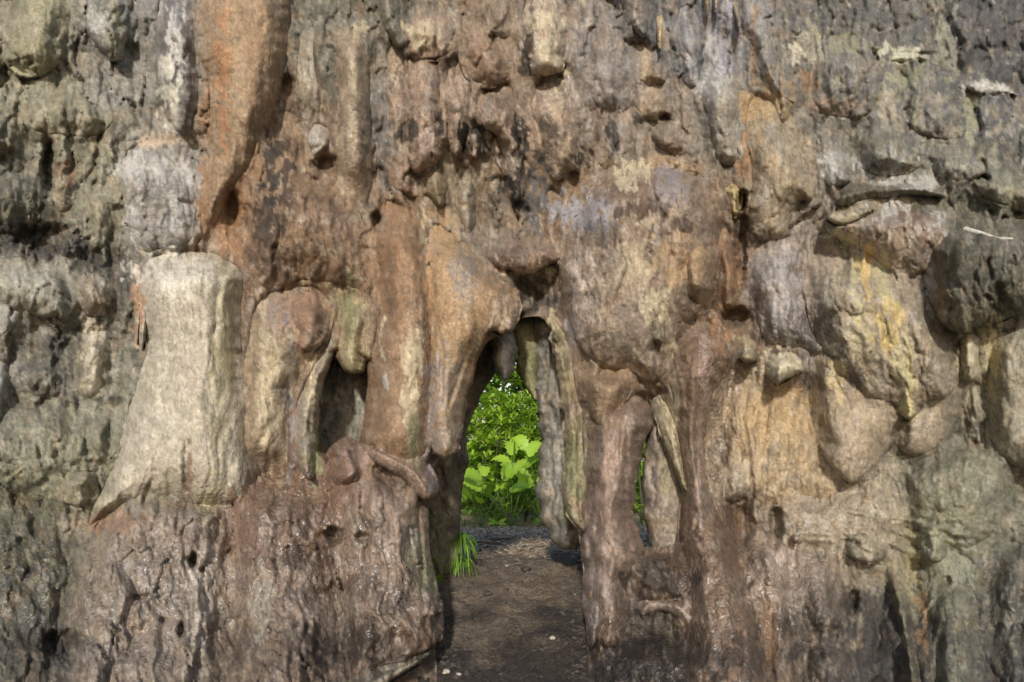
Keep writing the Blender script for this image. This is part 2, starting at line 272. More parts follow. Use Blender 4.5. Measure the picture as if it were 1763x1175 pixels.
def rock_material():
    g = NT('limestone'); p = g.n('ShaderNodeBsdfPrincipled'); g.l(p.outputs[0], g.out.inputs[0])
    ca = g.n('ShaderNodeAttribute', attribute_name='Col'); wa = g.n('ShaderNodeAttribute', attribute_name='Wet')
    pos = g.n('ShaderNodeNewGeometry').outputs['Position']
    mp = g.n('ShaderNodeMapping'); mp.inputs['Scale'].default_value = (1, 1, .16); g.l(pos, mp.inputs['Vector'])
    fine = g.noise(pos, 38, 9, .7); streak = g.noise(mp.outputs[0], 42, 5, .6); speck = g.noise(pos, 120, 3, .6); mid = g.noise(pos, 9, 6, .65)
    gv = g.rng(g.noise(pos, 1.7, 3, .5), .35, .65, .25, 1.15); fine1 = g.math('ADD', g.math('MULTIPLY', g.math('SUBTRACT', g.rng(fine, .3, .7, .68, 1.32), 1.0), gv), 1.0)
    k = g.math('MULTIPLY', fine1, g.rng(streak, .3, .7, .93, 1.07))
    k = g.math('MULTIPLY', k, g.rng(mid, .3, .7, .80, 1.2))
    k = g.math('MULTIPLY', k, g.rng(speck, .60, .68, 1.0, .62))
    wet = wa.outputs['Fac']
    k = g.math('MULTIPLY', k, g.rng(wet, 0, 1, 1.0, .84))           # wet rock is darker
    vm = g.n('ShaderNodeVectorMath', operation='SCALE'); g.l(ca.outputs['Color'], vm.inputs[0]); g.l(k, vm.inputs['Scale'])
    g.l(vm.outputs[0], p.inputs['Base Color'])
    wn = g.math('MULTIPLY', wet, g.rng(g.noise(pos, 11, 5, .65), .44, .6, .12, 1.0))
    g.l(g.rng(wn, .06, .45, .72, .2), p.inputs['Roughness'])
    g.l(g.rng(wn, .06, .5, .25, .75), p.inputs['Specular IOR Level'])
    h = g.math('ADD', g.math('MULTIPLY', g.noise(pos, 26, 10, .68), 1.0), g.math('MULTIPLY', streak, .15))
    b1 = g.n('ShaderNodeBump'); g.l(g.rng(wet, .1, .6, .46, .22), b1.inputs['Strength']); b1.inputs['Distance'].default_value = .035; g.l(h, b1.inputs['Height'])
    b2 = g.n('ShaderNodeBump'); b2.inputs['Distance'].default_value = .03
    g.l(g.rng(wet, 0, .6, .3, 1.0), b2.inputs['Strength']); g.l(g.noise(pos, 24, 2.5, .55), b2.inputs['Height'])
    g.l(b1.outputs[0], b2.inputs['Normal']); g.l(b2.outputs[0], p.inputs['Normal'])
    return g.m
ROCK = rock_material()

# ------------------------------------------------------------------ mesh builders
def make_mesh(name, co, faces4, cols=None, wet=None, mat=ROCK, smooth=True, origin=True):
    """co (n,3) world positions, faces4 (m,4) quads -> object whose origin is at the foot of the mesh"""
    co = np.asarray(co, float); faces4 = np.asarray(faces4)
    o = np.array([co[:, 0].mean(), co[:, 1].mean(), co[:, 2].min()]) if origin else np.zeros(3)
    me = bpy.data.meshes.new(name); n = len(co); m = len(faces4); k = faces4.shape[1]
    me.vertices.add(n); me.vertices.foreach_set('co', (co - o).astype(np.float32).ravel())
    me.loops.add(m * k); me.loops.foreach_set('vertex_index', faces4.astype(np.int32).ravel())
    me.polygons.add(m); me.polygons.foreach_set('loop_start', np.arange(0, m * k, k, dtype=np.int32)); me.polygons.foreach_set('loop_total', np.full(m, k, dtype=np.int32))
    me.polygons.foreach_set('use_smooth', np.full(m, smooth))
    me.update(calc_edges=True); me.validate()
    if cols is not None:
        a = me.color_attributes.new('Col', 'FLOAT_COLOR', 'POINT'); a.data.foreach_set('color', np.concatenate([cols, np.ones((n, 1))], 1).astype(np.float32).ravel())
    if wet is not None:
        a = me.attributes.new('Wet', 'FLOAT', 'POINT'); a.data.foreach_set('value', wet.astype(np.float32))
    me.materials.append(mat)
    ob = bpy.data.objects.new(name, me); ob.location = o; COL.objects.link(ob)
    return ob
def tag(o, label=None, cat=None, group=None, kind=None):
    if label: o['label'] = label
    if cat: o['category'] = cat
    if group: o['group'] = group
    if kind: o['kind'] = kind
    return o
def parent(o, p):
    o.parent = p; o.location = Vector(o.location) - Vector(p.location); return o

def chaikin(P, k=2):
    for _ in range(k):
        Q = np.roll(P, -1, 0); P = np.stack([.75 * P + .25 * Q, .25 * P + .75 * Q], 1).reshape(-1, 2)
    return P
def poly_sd(px, py, P):
    """signed distance (inside > 0) and nearest boundary point"""
    best = np.full(px.shape, 1e18); nx = np.zeros_like(px); ny = np.zeros_like(px); ins = np.zeros(px.shape, bool)
    Q = np.roll(P, -1, 0)
    for (ax, ay), (bx, by) in zip(P, Q):
        ex, ey = bx - ax, by - ay; L = ex * ex + ey * ey + 1e-12
        t = np.clip(((px - ax) * ex + (py - ay) * ey) / L, 0, 1); qx = ax + t * ex; qy = ay + t * ey
        d = (px - qx) ** 2 + (py - qy) ** 2; m = d < best
        best = np.where(m, d, best); nx = np.where(m, qx, nx); ny = np.where(m, qy, ny)
        if ay != by:
            c = ((ay > py) != (by > py)) & (px < ex * (py - ay) / (by - ay) + ax); ins ^= c
    return np.where(ins, 1, -1) * np.sqrt(best), nx, ny

def grid_patch(P, s, jit, seed):
    P = chaikin(np.array(P, float), 2); P0 = P
    Ls = np.linalg.norm(np.roll(P, -1, 0) - P, axis=1)                 # resample so that the rim can wander
    pts = []
    for a, b, L in zip(P, np.roll(P, -1, 0), Ls):
        k = max(1, int(L / 7))
        for i in range(k): pts.append(a + (b - a) * i / k)
    P = np.array(pts)
    P = P + jit * np.stack([fbm(P[:, 0] / 22, P[:, 1] / 22, seed + 1, 3, .6), fbm(P[:, 0] / 22 + 9, P[:, 1] / 22, seed + 2, 3, .6)], 1)
    x0, y0 = P.min(0) - 2 * s; x1, y1 = P.max(0) + 2 * s
    gx, gy = np.meshgrid(np.arange(x0, x1, s), np.arange(y0, y1, s)); H, W = gx.shape
    px, py = gx.ravel(), gy.ravel()
    d, nx, ny = poly_sd(px, py, P)
    Dm = np.maximum(d, 0).reshape(H, W); dmax = Dm.max(); sg_ = float(np.clip(.24 * dmax / s, .8, 14)); kr = int(3 * sg_) + 1
    ker = np.exp(-.5 * (np.arange(-kr, kr + 1) / sg_) ** 2); ker /= ker.sum(); B = np.pad(Dm, kr)
    B = np.apply_along_axis(lambda v: np.convolve(v, ker, 'same'), 1, B); B = np.apply_along_axis(lambda v: np.convolve(v, ker, 'same'), 0, B)[kr:-kr, kr:-kr]
    tb = sstep(.12, .75, Dm / max(dmax, 1e-6)); soft = (Dm * (1 - tb) + B * tb * (1.0 + .15 * tb)).ravel()
    ok = d > -1.45 * s; out = ok & (d < 0)
    px = np.where(out, nx, px); py = np.where(out, ny, py); dd = np.where(out, 0, soft)
    idx = np.arange(H * W).reshape(H, W)
    q = np.stack([idx[:-1, :-1], idx[1:, :-1], idx[1:, 1:], idx[:-1, 1:]], -1).reshape(-1, 4)
    keep = ok[q].all(1) & ((d > 0)[q].sum(1) >= 1)
    q = q[keep]
    used = np.unique(q); remap = -np.ones(H * W, int); remap[used] = np.arange(len(used))
    d0, n0x, n0y = poly_sd(gx.ravel(), gy.ravel(), P0)      # which way the nearest stretch of rim faces, from the smooth outline
    sg = np.where(d0 >= 0, 1.0, -1.0); ramp = np.clip(np.abs(d0) / 4.0, 0, 1)
    down = sg * (n0y - gy.ravel()) / np.maximum(np.abs(d0), 1e-3); down = down * ramp
    return px[used], py[used], np.maximum(dd[used], 0), remap[q], np.clip(down[used], -1, 1)
def rim_edges(q):
    e = np.concatenate([q[:, [0, 1]], q[:, [1, 2]], q[:, [2, 3]], q[:, [3, 0]]]); key = np.sort(e, 1)
    _, inv, cnt = np.unique(key, axis=0, return_inverse=True, return_counts=True)
    return e[cnt[inv.ravel()] == 1]

FORM = []; RECS = []
def formation(name, label, cat, P, o=.15, b=.25, roll=40, fade='t', c1=None, c2=None, k=.8, flute=1.0, lean=0.0, group=None, depth=None,
              thick=.25, jit=3.0, streak=1.0, mix=.35, s=2.9, fl=.42, par=None, lob=.6, bl=None, clean=1.0):
    """a lobe, column or drapery of flowstone that stands proud of the rock face.  o: how far its lower rim stands off, b: its bulge, roll: rounding of the rim (px)"""
    r = dict(locals()); A = np.array(P, float); cx, cy = A.mean(0)
    if cat in ('rock', 'stalactite', 'drapery') and fade == 't' and cy < 330 and 350 < cx < 1380 and depth is None:
        A[:, 1] = np.where(A[:, 1] < cy, cy + (A[:, 1] - cy) * 1.6, A[:, 1]); r['P'] = A; r['fl'] = .55; r['flute'] = max(flute, 1.2)
    if cat in ('rock', 'ledge') and cy < 375 and bl is None and name != 'rock_sliver': r['bl'] = .85; r['o'] = o * .5; r['roll'] = roll * 1.2
    if depth is None: r['o'] = r['o'] * .95; r['b'] = r['b'] * 1.15
    RECS.append(r); return r
def swell(r, px, py, d, down, y0, y1):
    v = (py - y0) / (y1 - y0); m = np.ones_like(px)
    if 't' in r['fade']: m = m * sstep(-.02, r['fl'], v)
    if 'b' in r['fade']: m = m * sstep(1.02, 1 - r['fl'], v)
    t = np.clip(d / (r['roll'] * 1.25), 0, 1); prof = .55 * np.sqrt(np.clip(1 - (1 - t) ** 2, 0, 1)) + .45 * t * (2 - t)
    oe = r['o'] * (.3 + .7 * sstep(-.7, 1.0, down)); tt = sstep(0, 1, d / 40.0); oe = oe + (r['o'] - oe) * tt
    return m * (oe + r['b'] * prof) - (1 - m) * .06
CX0, CY0, CS = -300, -120, 6
def composite():
    """how far the rock face is filled out between the formations, so that they grow out of it"""
    gx, gy = np.meshgrid(np.arange(CX0, 2080, CS), np.arange(CY0, 1470, CS)); Hc = np.zeros(gx.shape); ins = np.zeros(gx.shape); near = np.zeros(gx.shape)
    for r in RECS:
        if r['depth'] is not None: continue
        P = chaikin(np.array(r['P'], float), 2); x0, y0 = P.min(0); x1, y1 = P.max(0)
        a, b_ = max(0, int((x0 - CX0) / CS)), int((x1 - CX0) / CS) + 2; c, e = max(0, int((y0 - CY0) / CS)), int((y1 - CY0) / CS) + 2
        X, Y = gx[c:e, a:b_], gy[c:e, a:b_]; d, nx, ny = poly_sd(X, Y, P); down = (ny - Y) / (np.abs(d) + 1e-6)
        h = np.where(d > 0, swell(r, X, Y, np.maximum(d, 0), down, y0, y1), 0)
        Hc[c:e, a:b_] = np.maximum(Hc[c:e, a:b_], h); ins[c:e, a:b_] = np.maximum(ins[c:e, a:b_], sstep(4, 16, d))
    for P in (H_DOOR, H_WIN, H_SLIT):
        d, _, _ = poly_sd(gx.ravel(), gy.ravel(), chaikin(np.array(P, float), 2)); near = np.maximum(near, sstep(-18, -4, d).reshape(gx.shape))
    ker = np.exp(-.5 * (np.arange(-12, 13) / 2.6) ** 2); ker /= ker.sum()
    B = Hc; R_ = 4                                                       # close the narrow gaps between neighbouring folds, then soften
    for fn in (np.maximum, np.minimum):
        for ax in (0, 1):
            Q = np.pad(B, [(R_, R_) if i == ax else (0, 0) for i in (0, 1)], mode='edge'); A = None
            for i in range(2 * R_ + 1):
                T = np.take(Q, np.arange(i, i + B.shape[ax]), axis=ax); A = T if A is None else fn(A, T)
            B = A
    B = .45 * B + .40 * Hc
    for ax in (0, 1):
        Q = np.pad(B, [(12, 12) if i == ax else (0, 0) for i in (0, 1)], mode='edge'); B = sum(k_ * np.take(Q, np.arange(i, i + B.shape[ax]), axis=ax) for i, k_ in enumerate(ker))
    return B * .95 * (1 - near), B * .95 * (1 - near) - .12 * ins, near
FILLS = None
def fill_at(px, py, FILL=None):
    FILL = FILLS[1] if FILL is None else FILL
    u = np.clip((px - CX0) / CS, 0, FILL.shape[1] - 1.001); v = np.clip((py - CY0) / CS, 0, FILL.shape[0] - 1.001); i = u.astype(int); j = v.astype(int); u = u - i; v = v - j
    return (FILL[j, i] * (1 - u) + FILL[j, i + 1] * u) * (1 - v) + (FILL[j + 1, i] * (1 - u) + FILL[j + 1, i + 1] * u) * v
def build(r, sd_):
    px, py, d, q, down = grid_patch(r['P'], r['s'], r['jit'], sd_)
    base = wall_depth(px, py) if r['depth'] is None else r['depth'] + 0 * px
    if r['depth'] is None: h = swell(r, px, py, d, down, py.min(), py.max())
    else:
        t = np.clip(d / r['roll'], 0, 1); h = r['o'] + r['b'] * np.sqrt(np.clip(1 - (1 - t) ** 2, 0, 1))
    edge = sstep(0, 10, d)
    D = base - h - relief(px, py, sd_, r['k'], r['flute'] * .95, r['lean'], r['lob']) * (.3 + .7 * edge)
    cols = rock_colour(px, py, sd_, r['c1'], r['c2'], r['streak'], r['mix'], clean=r['clean']); wet = wetness(px, py)
    if r['depth'] is None:
        # grow out of the rock face along the top and the sides, keep a free lip along the underside and along the openings
        free = sstep(.1, .75, down + .25 * perlin(px / 25, py / 25, sd_ + 6)); nr = fill_at(px, py, FILLS[2])
        R = np.clip(r['roll'] * 1.1, 10, 60) * (1 + .5 * perlin(px / 30, py / 30, sd_ + 8))
        bl = r['bl'] if r['bl'] is not None else (.3 if r['cat'] in ('rock column', 'drapery', 'stalactite', 'stalagmite', 'pillar') else .62 if r['cat'] else .5)
        bl = np.clip(bl + .45 * perlin(px / 45, py / 70, sd_ + 14), 0, 1)
        w = bl * (1 - free) * (1 - sstep(0, 1, d / R)) * (1 - sstep(.1, .6, nr))
        Wf = wall_depth(px, py) - fill_at(px, py, FILLS[0]) - relief(px, py, 77, 1.1, 1.4) + .004
        kk = .05; hh = np.clip(.5 + .5 * (Wf - .004 - D) / kk, 0, 1); Ds = (Wf - .004) * (1 - hh) + D * hh - kk * hh * (1 - hh)   # never sunk behind the filled face
        lip = free * (1 - sstep(0, 8, d)); sm = (0.0 if r['cat'] in ('stalactite', 'stalagmite') or r['par'] is not None or r['bl'] == .1 else .45 if r['cat'] in ('drapery', 'rock column', 'pillar') else .9) * (1 - lip); D = D * (1 - sm) + Ds * sm
        D = D * (1 - w) + Wf * w
        wc = np.clip(np.minimum(1, bl * 1.3) * (1 - free) * (1 - sstep(0, 1, d / (R * .9))), 0, 1)[:, None]
        if 'b' in r['fade']:
            vv = (py - py.min()) / (py.max() - py.min()); wc = np.maximum(wc, sstep(.8, .98, vv + .1 * fbm(px / 25, py / 25, sd_ + 31, 3))[:, None])
        cols = cols * (1 - wc) + rock_colour(px, py, 77) * wc
    co = to_world(px, py, D)
    e = rim_edges(q); n = len(px)
    rv = np.unique(e); m_ = len(rv); rmap = -np.ones(n, int); rmap[rv] = n + np.arange(m_)
    cx, cy = px.mean(), py.mean()
    back = np.maximum(D[rv] + r['thick'], base[rv] + .12)
    rx, ry = px[rv], py[rv]
    L = np.hypot(cx - rx, cy - ry) + 1e-6; sh = np.minimum(6, L * .3)
    bk = to_world(rx + (cx - rx) / L * sh, ry + (cy - ry) / L * sh, back)
    skirt = np.stack([rmap[e[:, 1]], rmap[e[:, 0]], rmap[e[:, 0]] + m_, rmap[e[:, 1]] + m_], 1)
    ob = make_mesh(r['name'], np.concatenate([co, co[rv], bk]), np.concatenate([q, skirt]), np.concatenate([cols, cols[rv], cols[rv]]), np.concatenate([wet, wet[rv], wet[rv]]))
    r['ob'] = ob
    if r['par'] is not None: parent(ob, r['par']['ob'])
    else: tag(ob, r['label'], r['cat'], r['group'])
    FORM.append(ob)

def rock_sheet(name, x0, x1, y0, y1, s, dfun, holes, seed, k=1.0, tint=1.0):
    gx, gy = np.meshgrid(np.arange(x0, x1, s), np.arange(y0, y1, s)); H, W = gx.shape; px, py = gx.ravel(), gy.ravel()
    hole = np.zeros(px.shape, bool)
    for P in holes:
        P = chaikin(np.array(P, float), 2); dd, nx, ny = poly_sd(px, py, P)
        near = (dd > 0) & (dd < s * 1.1); px = np.where(near, nx, px); py = np.where(near, ny, py)
        hole |= dd >= s * 1.1
    D = dfun(px, py) - relief(px, py, seed, k, 1.4)
    idx = np.arange(H * W).reshape(H, W)
    q = np.stack([idx[:-1, :-1], idx[1:, :-1], idx[1:, 1:], idx[:-1, 1:]], -1).reshape(-1, 4)
    q = q[~hole[q].any(1)]
    used = np.unique(q); rm = -np.ones(H * W, int); rm[used] = np.arange(len(used)); q = rm[q]
    px, py, D = px[used], py[used], D[used]
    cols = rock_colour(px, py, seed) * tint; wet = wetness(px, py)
    return px, py, D, q, cols, wet

# ------------------------------------------------------------------ the setting: cave wall (front face, added sloping cap, inner face) and ground
H_DOOR = [(760,1500),(752,1100),(735,900),(735,860),(752,790),(790,700),(820,600),(850,570),(900,545),(945,545),(965,640),(985,720),(980,800),(985,880),(1003,950),(1010,1100),(1030,1500)]
H_WIN = [(556,625),(600,615),(640,640),(634,700),(624,745),(600,770),(560,775),(546,750),(550,690)]
H_SLIT = [(1098,690),(1125,690),(1160,770),(1172,930),(1140,965),(1105,960),(1088,900),(1090,820)]
def ground_z(x, y):
    z = np.interp(y, [0, 4, 5.5, 6.8, 7.8, 8.6, 10, 12, 15, 19, 25, 34, 400], [-.35, -.5, -.64, -.50, -.2, 0, .02, -.08, -.33, -.68, -1.25, -1.6, -1.6])
    near = np.exp(-((y - 9) / 9) ** 2)
    return z + near * (.07 * fbm(x * .9, y * .9, 600, 4) + .045 * fbm(x * 3.5, y * 3.5, 610, 4, .6)) + .03 * fbm(x * .3, y * .3, 620, 2)
def ground_material():
    g = NT('cave_soil'); p = g.n('ShaderNodeBsdfPrincipled'); g.l(p.outputs[0], g.out.inputs[0])
    pos = g.n('ShaderNodeNewGeometry').outputs['Position']
    sx = g.n('ShaderNodeSeparateXYZ'); g.l(pos, sx.inputs[0])
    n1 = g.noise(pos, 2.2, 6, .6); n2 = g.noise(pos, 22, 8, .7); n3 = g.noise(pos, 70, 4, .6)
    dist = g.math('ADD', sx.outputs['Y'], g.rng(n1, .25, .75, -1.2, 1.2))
    mud_shade = g.mixc(g.rng(n2, .35, .65, 0, 1), (.036, .029, .024), (.09, .073, .058))
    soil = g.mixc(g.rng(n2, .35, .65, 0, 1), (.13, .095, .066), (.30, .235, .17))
    dry = g.mixc(g.rng(n3, .4, .62, 0, 1), (.30, .21, .13), (.80, .62, .42))  # far soil made paler: sunlight on the ground put into its colour
    c = g.mixc(g.rng(dist, 7.3, 8.5, 0, 1), mud_shade, soil); c = g.mixc(g.rng(dist, 10.6, 12.2, 0, 1), c, dry)
    g.l(c, p.inputs['Base Color'])
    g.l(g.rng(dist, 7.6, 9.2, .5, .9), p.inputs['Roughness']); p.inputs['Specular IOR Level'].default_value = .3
    b = g.n('ShaderNodeBump'); b.inputs['Strength'].default_value = 1.0; b.inputs['Distance'].default_value = .08
    g.l(g.math('ADD', n2, g.math('MULTIPLY', n3, .4)), b.inputs['Height']); g.l(b.outputs[0], p.inputs['Normal'])
    return g.m
xs = np.concatenate([[-600, -200, -80, -40, -20, -12], np.arange(-8, -2, .25), np.arange(-2, 4, .035), np.arange(4, 9, .25), [12, 20, 40, 80, 200, 600]])
ys = np.concatenate([[-600, -200, -60, -20, -8, -2], np.arange(0, 4, .25), np.arange(4, 12, .035), np.arange(12, 27, .15), [28, 32, 45, 80, 200, 700]])
gx, gy = np.meshgrid(xs, ys); H, W = gx.shape; gxr, gyr = gx.ravel(), gy.ravel()
idx = np.arange(H * W).reshape(H, W); gq = np.stack([idx[:-1, :-1], idx[:-1, 1:], idx[1:, 1:], idx[1:, :-1]], -1).reshape(-1, 4)
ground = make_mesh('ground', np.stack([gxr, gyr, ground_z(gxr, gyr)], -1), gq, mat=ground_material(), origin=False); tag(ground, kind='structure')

# ------------------------------------------------------------------ flowstone formations
fm = formation
OLV, BEI, TAN, BRN, PNK, OCH = (150,141,98), (172,156,128), (168,142,108), (128,100,74), (164,138,118), (172,136,92)
# -- passage behind the doorway
fm('rock_pillar', 'dark mossy rock pillar forming the left jamb inside the doorway', 'pillar', [(690,540),(850,545),(858,640),(834,668),(822,700),(805,730),(802,764),(808,798),(797,832),(789,913),(797,945),(800,990),(790,1040),(740,1075),(690,1080),(680,900)], 0, .35, 60, '', (112,100,80), (92,86,66), depth=9.25, thick=1.0, flute=.4, k=1.2)
fm('stalactite', 'smooth grey rock tooth hanging in the top of the doorway', 'stalactite', [(840,560),(880,555),(890,590),(889,615),(882,649),(868,659),(857,645),(847,612)], 0, .18, 22, '', (150,148,144), (130,128,126), depth=8.2, k=.35, flute=.3, thick=.5)
fm('rock_curtain', 'grey lilac rock column lining the right side of the doorway', 'rock column', [(912,520),(955,520),(985,640),(1010,750),(1015,840),(1020,890),(1018,945),(978,950),(953,936),(936,909),(921,841),(929,790),(931,747),(925,696),(918,620)], 0, .4, 45, '', (146,140,132), (126,128,110), depth=8.75, k=1.3, flute=2.4, jit=6, thick=.8)
fm('rock_drapery', 'yellow green algae stained drapery at the upper right of the doorway', 'drapery', [(872,545),(930,530),(930,600),(928,700),(912,678),(895,649),(886,630),(892,605),(880,575)], 0, .2, 25, '', (158,150,98), (132,134,76), depth=8.75, k=.6, thick=.4)
fm('rock_column', 'pale grey column standing behind the narrow right slit', 'rock column', [(1118,670),(1150,660),(1190,780),(1196,930),(1170,975),(1128,975),(1116,930),(1106,860),(1106,800),(1116,730)], 0, .3, 40, '', (150,134,120), (130,124,104), depth=8.15, k=.8, thick=.7)
# -- left third
fm('rock_lobe', 'smooth olive egg shaped boulder bulging in the top left corner', 'boulder', [(40,-60),(128,-60),(124,50),(113,100),(86,128),(50,138),(20,128),(2,104),(0,60),(15,0)], .12, .3, 60, 't', OLV, (126,118,92), k=.5, flute=.1, jit=1.5, mix=.2, clean=.5, lob=.1)
fm('rock_pendant', 'small grey and white pendant right of the olive boulder', 'stalactite', [(148,-60),(238,-60),(226,50),(212,95),(195,112),(180,95),(160,72),(140,50)], .1, .2, 30, 't', (132,128,118), (88,84,84), k=1.0)
fm('rock_pendant', 'white streaked dark grey pendant beside the orange drapery', 'stalactite', [(268,-60),(342,-60),(347,90),(352,150),(342,212),(312,238),(282,205),(271,150),(262,90)], .14, .25, 30, 't', (104,98,98), (186,180,174), k=.9, flute=1.2)
fm('rock_lobe', 'rounded olive rock bulge below the olive egg boulder', 'rock', [(30,165),(90,138),(150,150),(196,182),(202,222),(150,242),(90,238),(36,224)], .05, .22, 40, 't', (132,124,92), (110,104,86), k=1.1, flute=.2)
fm('rock_lobe', 'small rust patched knob beside a dark vertical cleft', 'rock', [(76,290),(100,258),(132,285),(138,340),(112,374),(84,352)], .05, .18, 26, 't', (138,120,90), None, flute=.2)
fm('rock_lobe', 'tall pale olive oval lobe below the rust patched knob', 'rock', [(138,330),(178,290),(206,310),(204,380),(184,435),(152,436),(134,384)], .08, .22, 34, 't', (144,136,102), (120,112,90), flute=.3)
fm('rock_drapery', 'white and grey fanned drapery left of the orange column', 'drapery', [(204,262),(240,238),(292,268),(338,300),(344,380),(338,425),(282,436),(230,436),(204,352)], .1, .22, 36, 't', (138,133,127), (112,108,104), flute=1.6)
fm('rock_lobe', 'dark mossy rock hump at the left edge above a black hollow', 'rock', [(-60,290),(30,286),(72,338),(64,374),(0,388),(-60,392)], .08, .24, 40, 't', (98,96,76), (76,74,66), flute=.2)
fm('rock_lobe', 'mottled beige lobe with pointed drip hanging at left edge', 'rock', [(-60,436),(60,438),(106,452),(126,490),(131,530),(108,576),(100,545),(72,549),(40,541),(-10,520),(-60,505)], .2, .22, 28, 't', (152,146,126), (118,112,98), k=1.0, flute=.4)
fm('rock_wedge', 'pale grey wedge tucked under the mottled beige lobe', 'rock', [(-80,505),(30,500),(54,542),(16,576),(-30,604),(-80,620)], .08, .12, 20, 't', (160,156,150), (128,124,118), k=.6)
fm('rock_lobe', 'rusty beige knob between the beige lobe and the cream stalagmite', 'rock', [(124,474),(160,462),(206,480),(212,532),(182,547),(140,547),(126,512)], .12, .2, 30, 't', (150,128,100), (96,84,74), flute=.3)
fm('rock_lobe', 'upright pale oval lobe on the dark left wall', 'rock', [(142,562),(175,548),(198,575),(194,632),(174,684),(142,696),(124,652),(128,600)], .06, .2, 34, 't', (168,152,124), (128,118,98), flute=.3, k=.7)
fm('rock_fin', 'thin whitish fin of rock at the far left edge', 'rock', [(-60,610),(8,610),(22,660),(14,700),(-4,735),(-60,750)], .14, .14, 18, 't', (164,162,162), (110,108,106), flute=1.2)
fm('rock_slope', 'grey olive sloping rock shoulder left of the cream stalagmite', 'rock', [(-60,740),(50,652),(140,702),(214,688),(222,752),(176,836),(142,884),(80,866),(-60,820)], .05, .3, 60, 't', (120,118,94), (100,96,80), k=1.3, flute=.4)
fm('rock_slope', 'dark rough wet rock heap filling the bottom left corner', 'rock', [(-60,850),(60,872),(140,905),(150,985),(120,1080),(100,1200),(-60,1230)], .06, .35, 70, 't', (84,80,68), (64,60,58), k=1.6, flute=.3)
# -- big cream stalagmite
st = fm('stalagmite', 'big cream stalagmite with rounded crown and frilled left edge', 'stalagmite', [(238,470),(250,438),(278,422),(316,414),(356,420),(390,438),(416,452),(428,474),(421,512),(424,562),(430,622),(438,682),(446,762),(450,832),(430,884),(346,894),(300,866),(242,876),(192,888),(152,914),(132,938),(150,880),(180,820),(201,758),(216,700),(236,640),(250,592),(236,540),(230,502)], .2, .62, 85, 'tb', (188,174,150), (172,158,136), k=.5, flute=1.3, mix=.12, jit=2, thick=.6, lean=.12, streak=.6, bl=.12, clean=.35, fl=.13, lob=.22)
for i, (P, o) in enumerate([([(250,440),(262,430),(258,480),(256,540),(250,590),(242,610),(238,570),(240,520),(244,470)], .62), ([(264,452),(274,446),(276,490),(270,530),(262,552),(258,510)], .86), ([(238,480),(246,478),(246,540),(240,580),(234,600),(231,560),(232,510)], .44), ([(312,478),(322,474),(320,520),(312,560),(306,530)], 1.0), ([(284,470),(294,466),(293,505),(286,530),(280,508)], .98)]):
    fm('drip_strand', None, None, P, o, .06, 7, 't', (206,190,158), None, k=.3, flute=.6, jit=1, par=st, s=2.0, mix=.1, thick=.12)
# -- orange drapery and brown bulge
fm('rock_drapery', 'tall orange brown drapery left of centre running off the top', 'drapery', [(338,-60),(502,-60),(497,60),(492,120),(477,180),(452,240),(434,290),(410,318),(388,350),(374,400),(368,444),(338,426),(344,330),(362,252),(357,180),(352,120),(335,95)], .28, .35, 55, 'b', (160,132,98), (144,114,82), k=.5, flute=.8, mix=.15, jit=2, fl=.2, clean=.5, lob=.2)
fm('flowstone_bulge', 'dark stained brown flowstone bulge above the square window', 'flowstone', [(452,206),(490,180),(520,200),(534,260),(546,300),(600,318),(632,400),(652,470),(656,540),(640,562),(624,508),(590,492),(520,486),(450,506),(428,470),(408,440),(414,380),(428,300)], .18, .42, 80, 't', (132,104,78), (104,82,62), k=1.2, flute=.6, thick=.4)
fm('flowstone_column', 'tall upright pinkish brown column with rounded head', 'rock column', [(576,78),(590,52),(615,46),(632,70),(636,110),(639,200),(642,280),(643,350),(632,410),(604,420),(586,330),(576,250),(582,150)], .3, .28, 32, 'b', (160,136,112), (132,106,84), k=.5, flute=.9, jit=1.5, mix=.2)
fm('flowstone_column', 'short knobbly beige column left of the round headed column', 'rock column', [(514,54),(540,44),(549,80),(546,120),(560,170),(557,222),(532,234),(510,200),(503,120)], .12, .2, 26, 'b', (160,148,126), (120,104,84), k=1.0, flute=.6)
fm('rock_tooth', 'small pale forked tooth in a hollow beside the tall column', 'stalactite', [(530,212),(560,222),(574,232),(571,250),(556,262),(546,292),(528,272),(520,236)], .16, .14, 16, 't', (166,156,142), None, k=.4, flute=.4)
fm('stalactite', 'grey green pointed stalactite hanging from the top left of centre', 'stalactite', [(636,-60),(682,-60),(690,30),(703,60),(701,78),(686,87),(672,70),(654,40)], .25, .2, 22, 't', (128,124,106), (96,92,82), k=.5, flute=1.3, jit=1.5)
fm('rock_lump', 'rough pink and rust knob at the top centre', 'rock', [(690,34),(740,24),(782,40),(788,80),(772,104),(720,110),(692,92)], .14, .24, 34, 't', (172,142,118), (124,92,70), k=1.5, flute=.2)
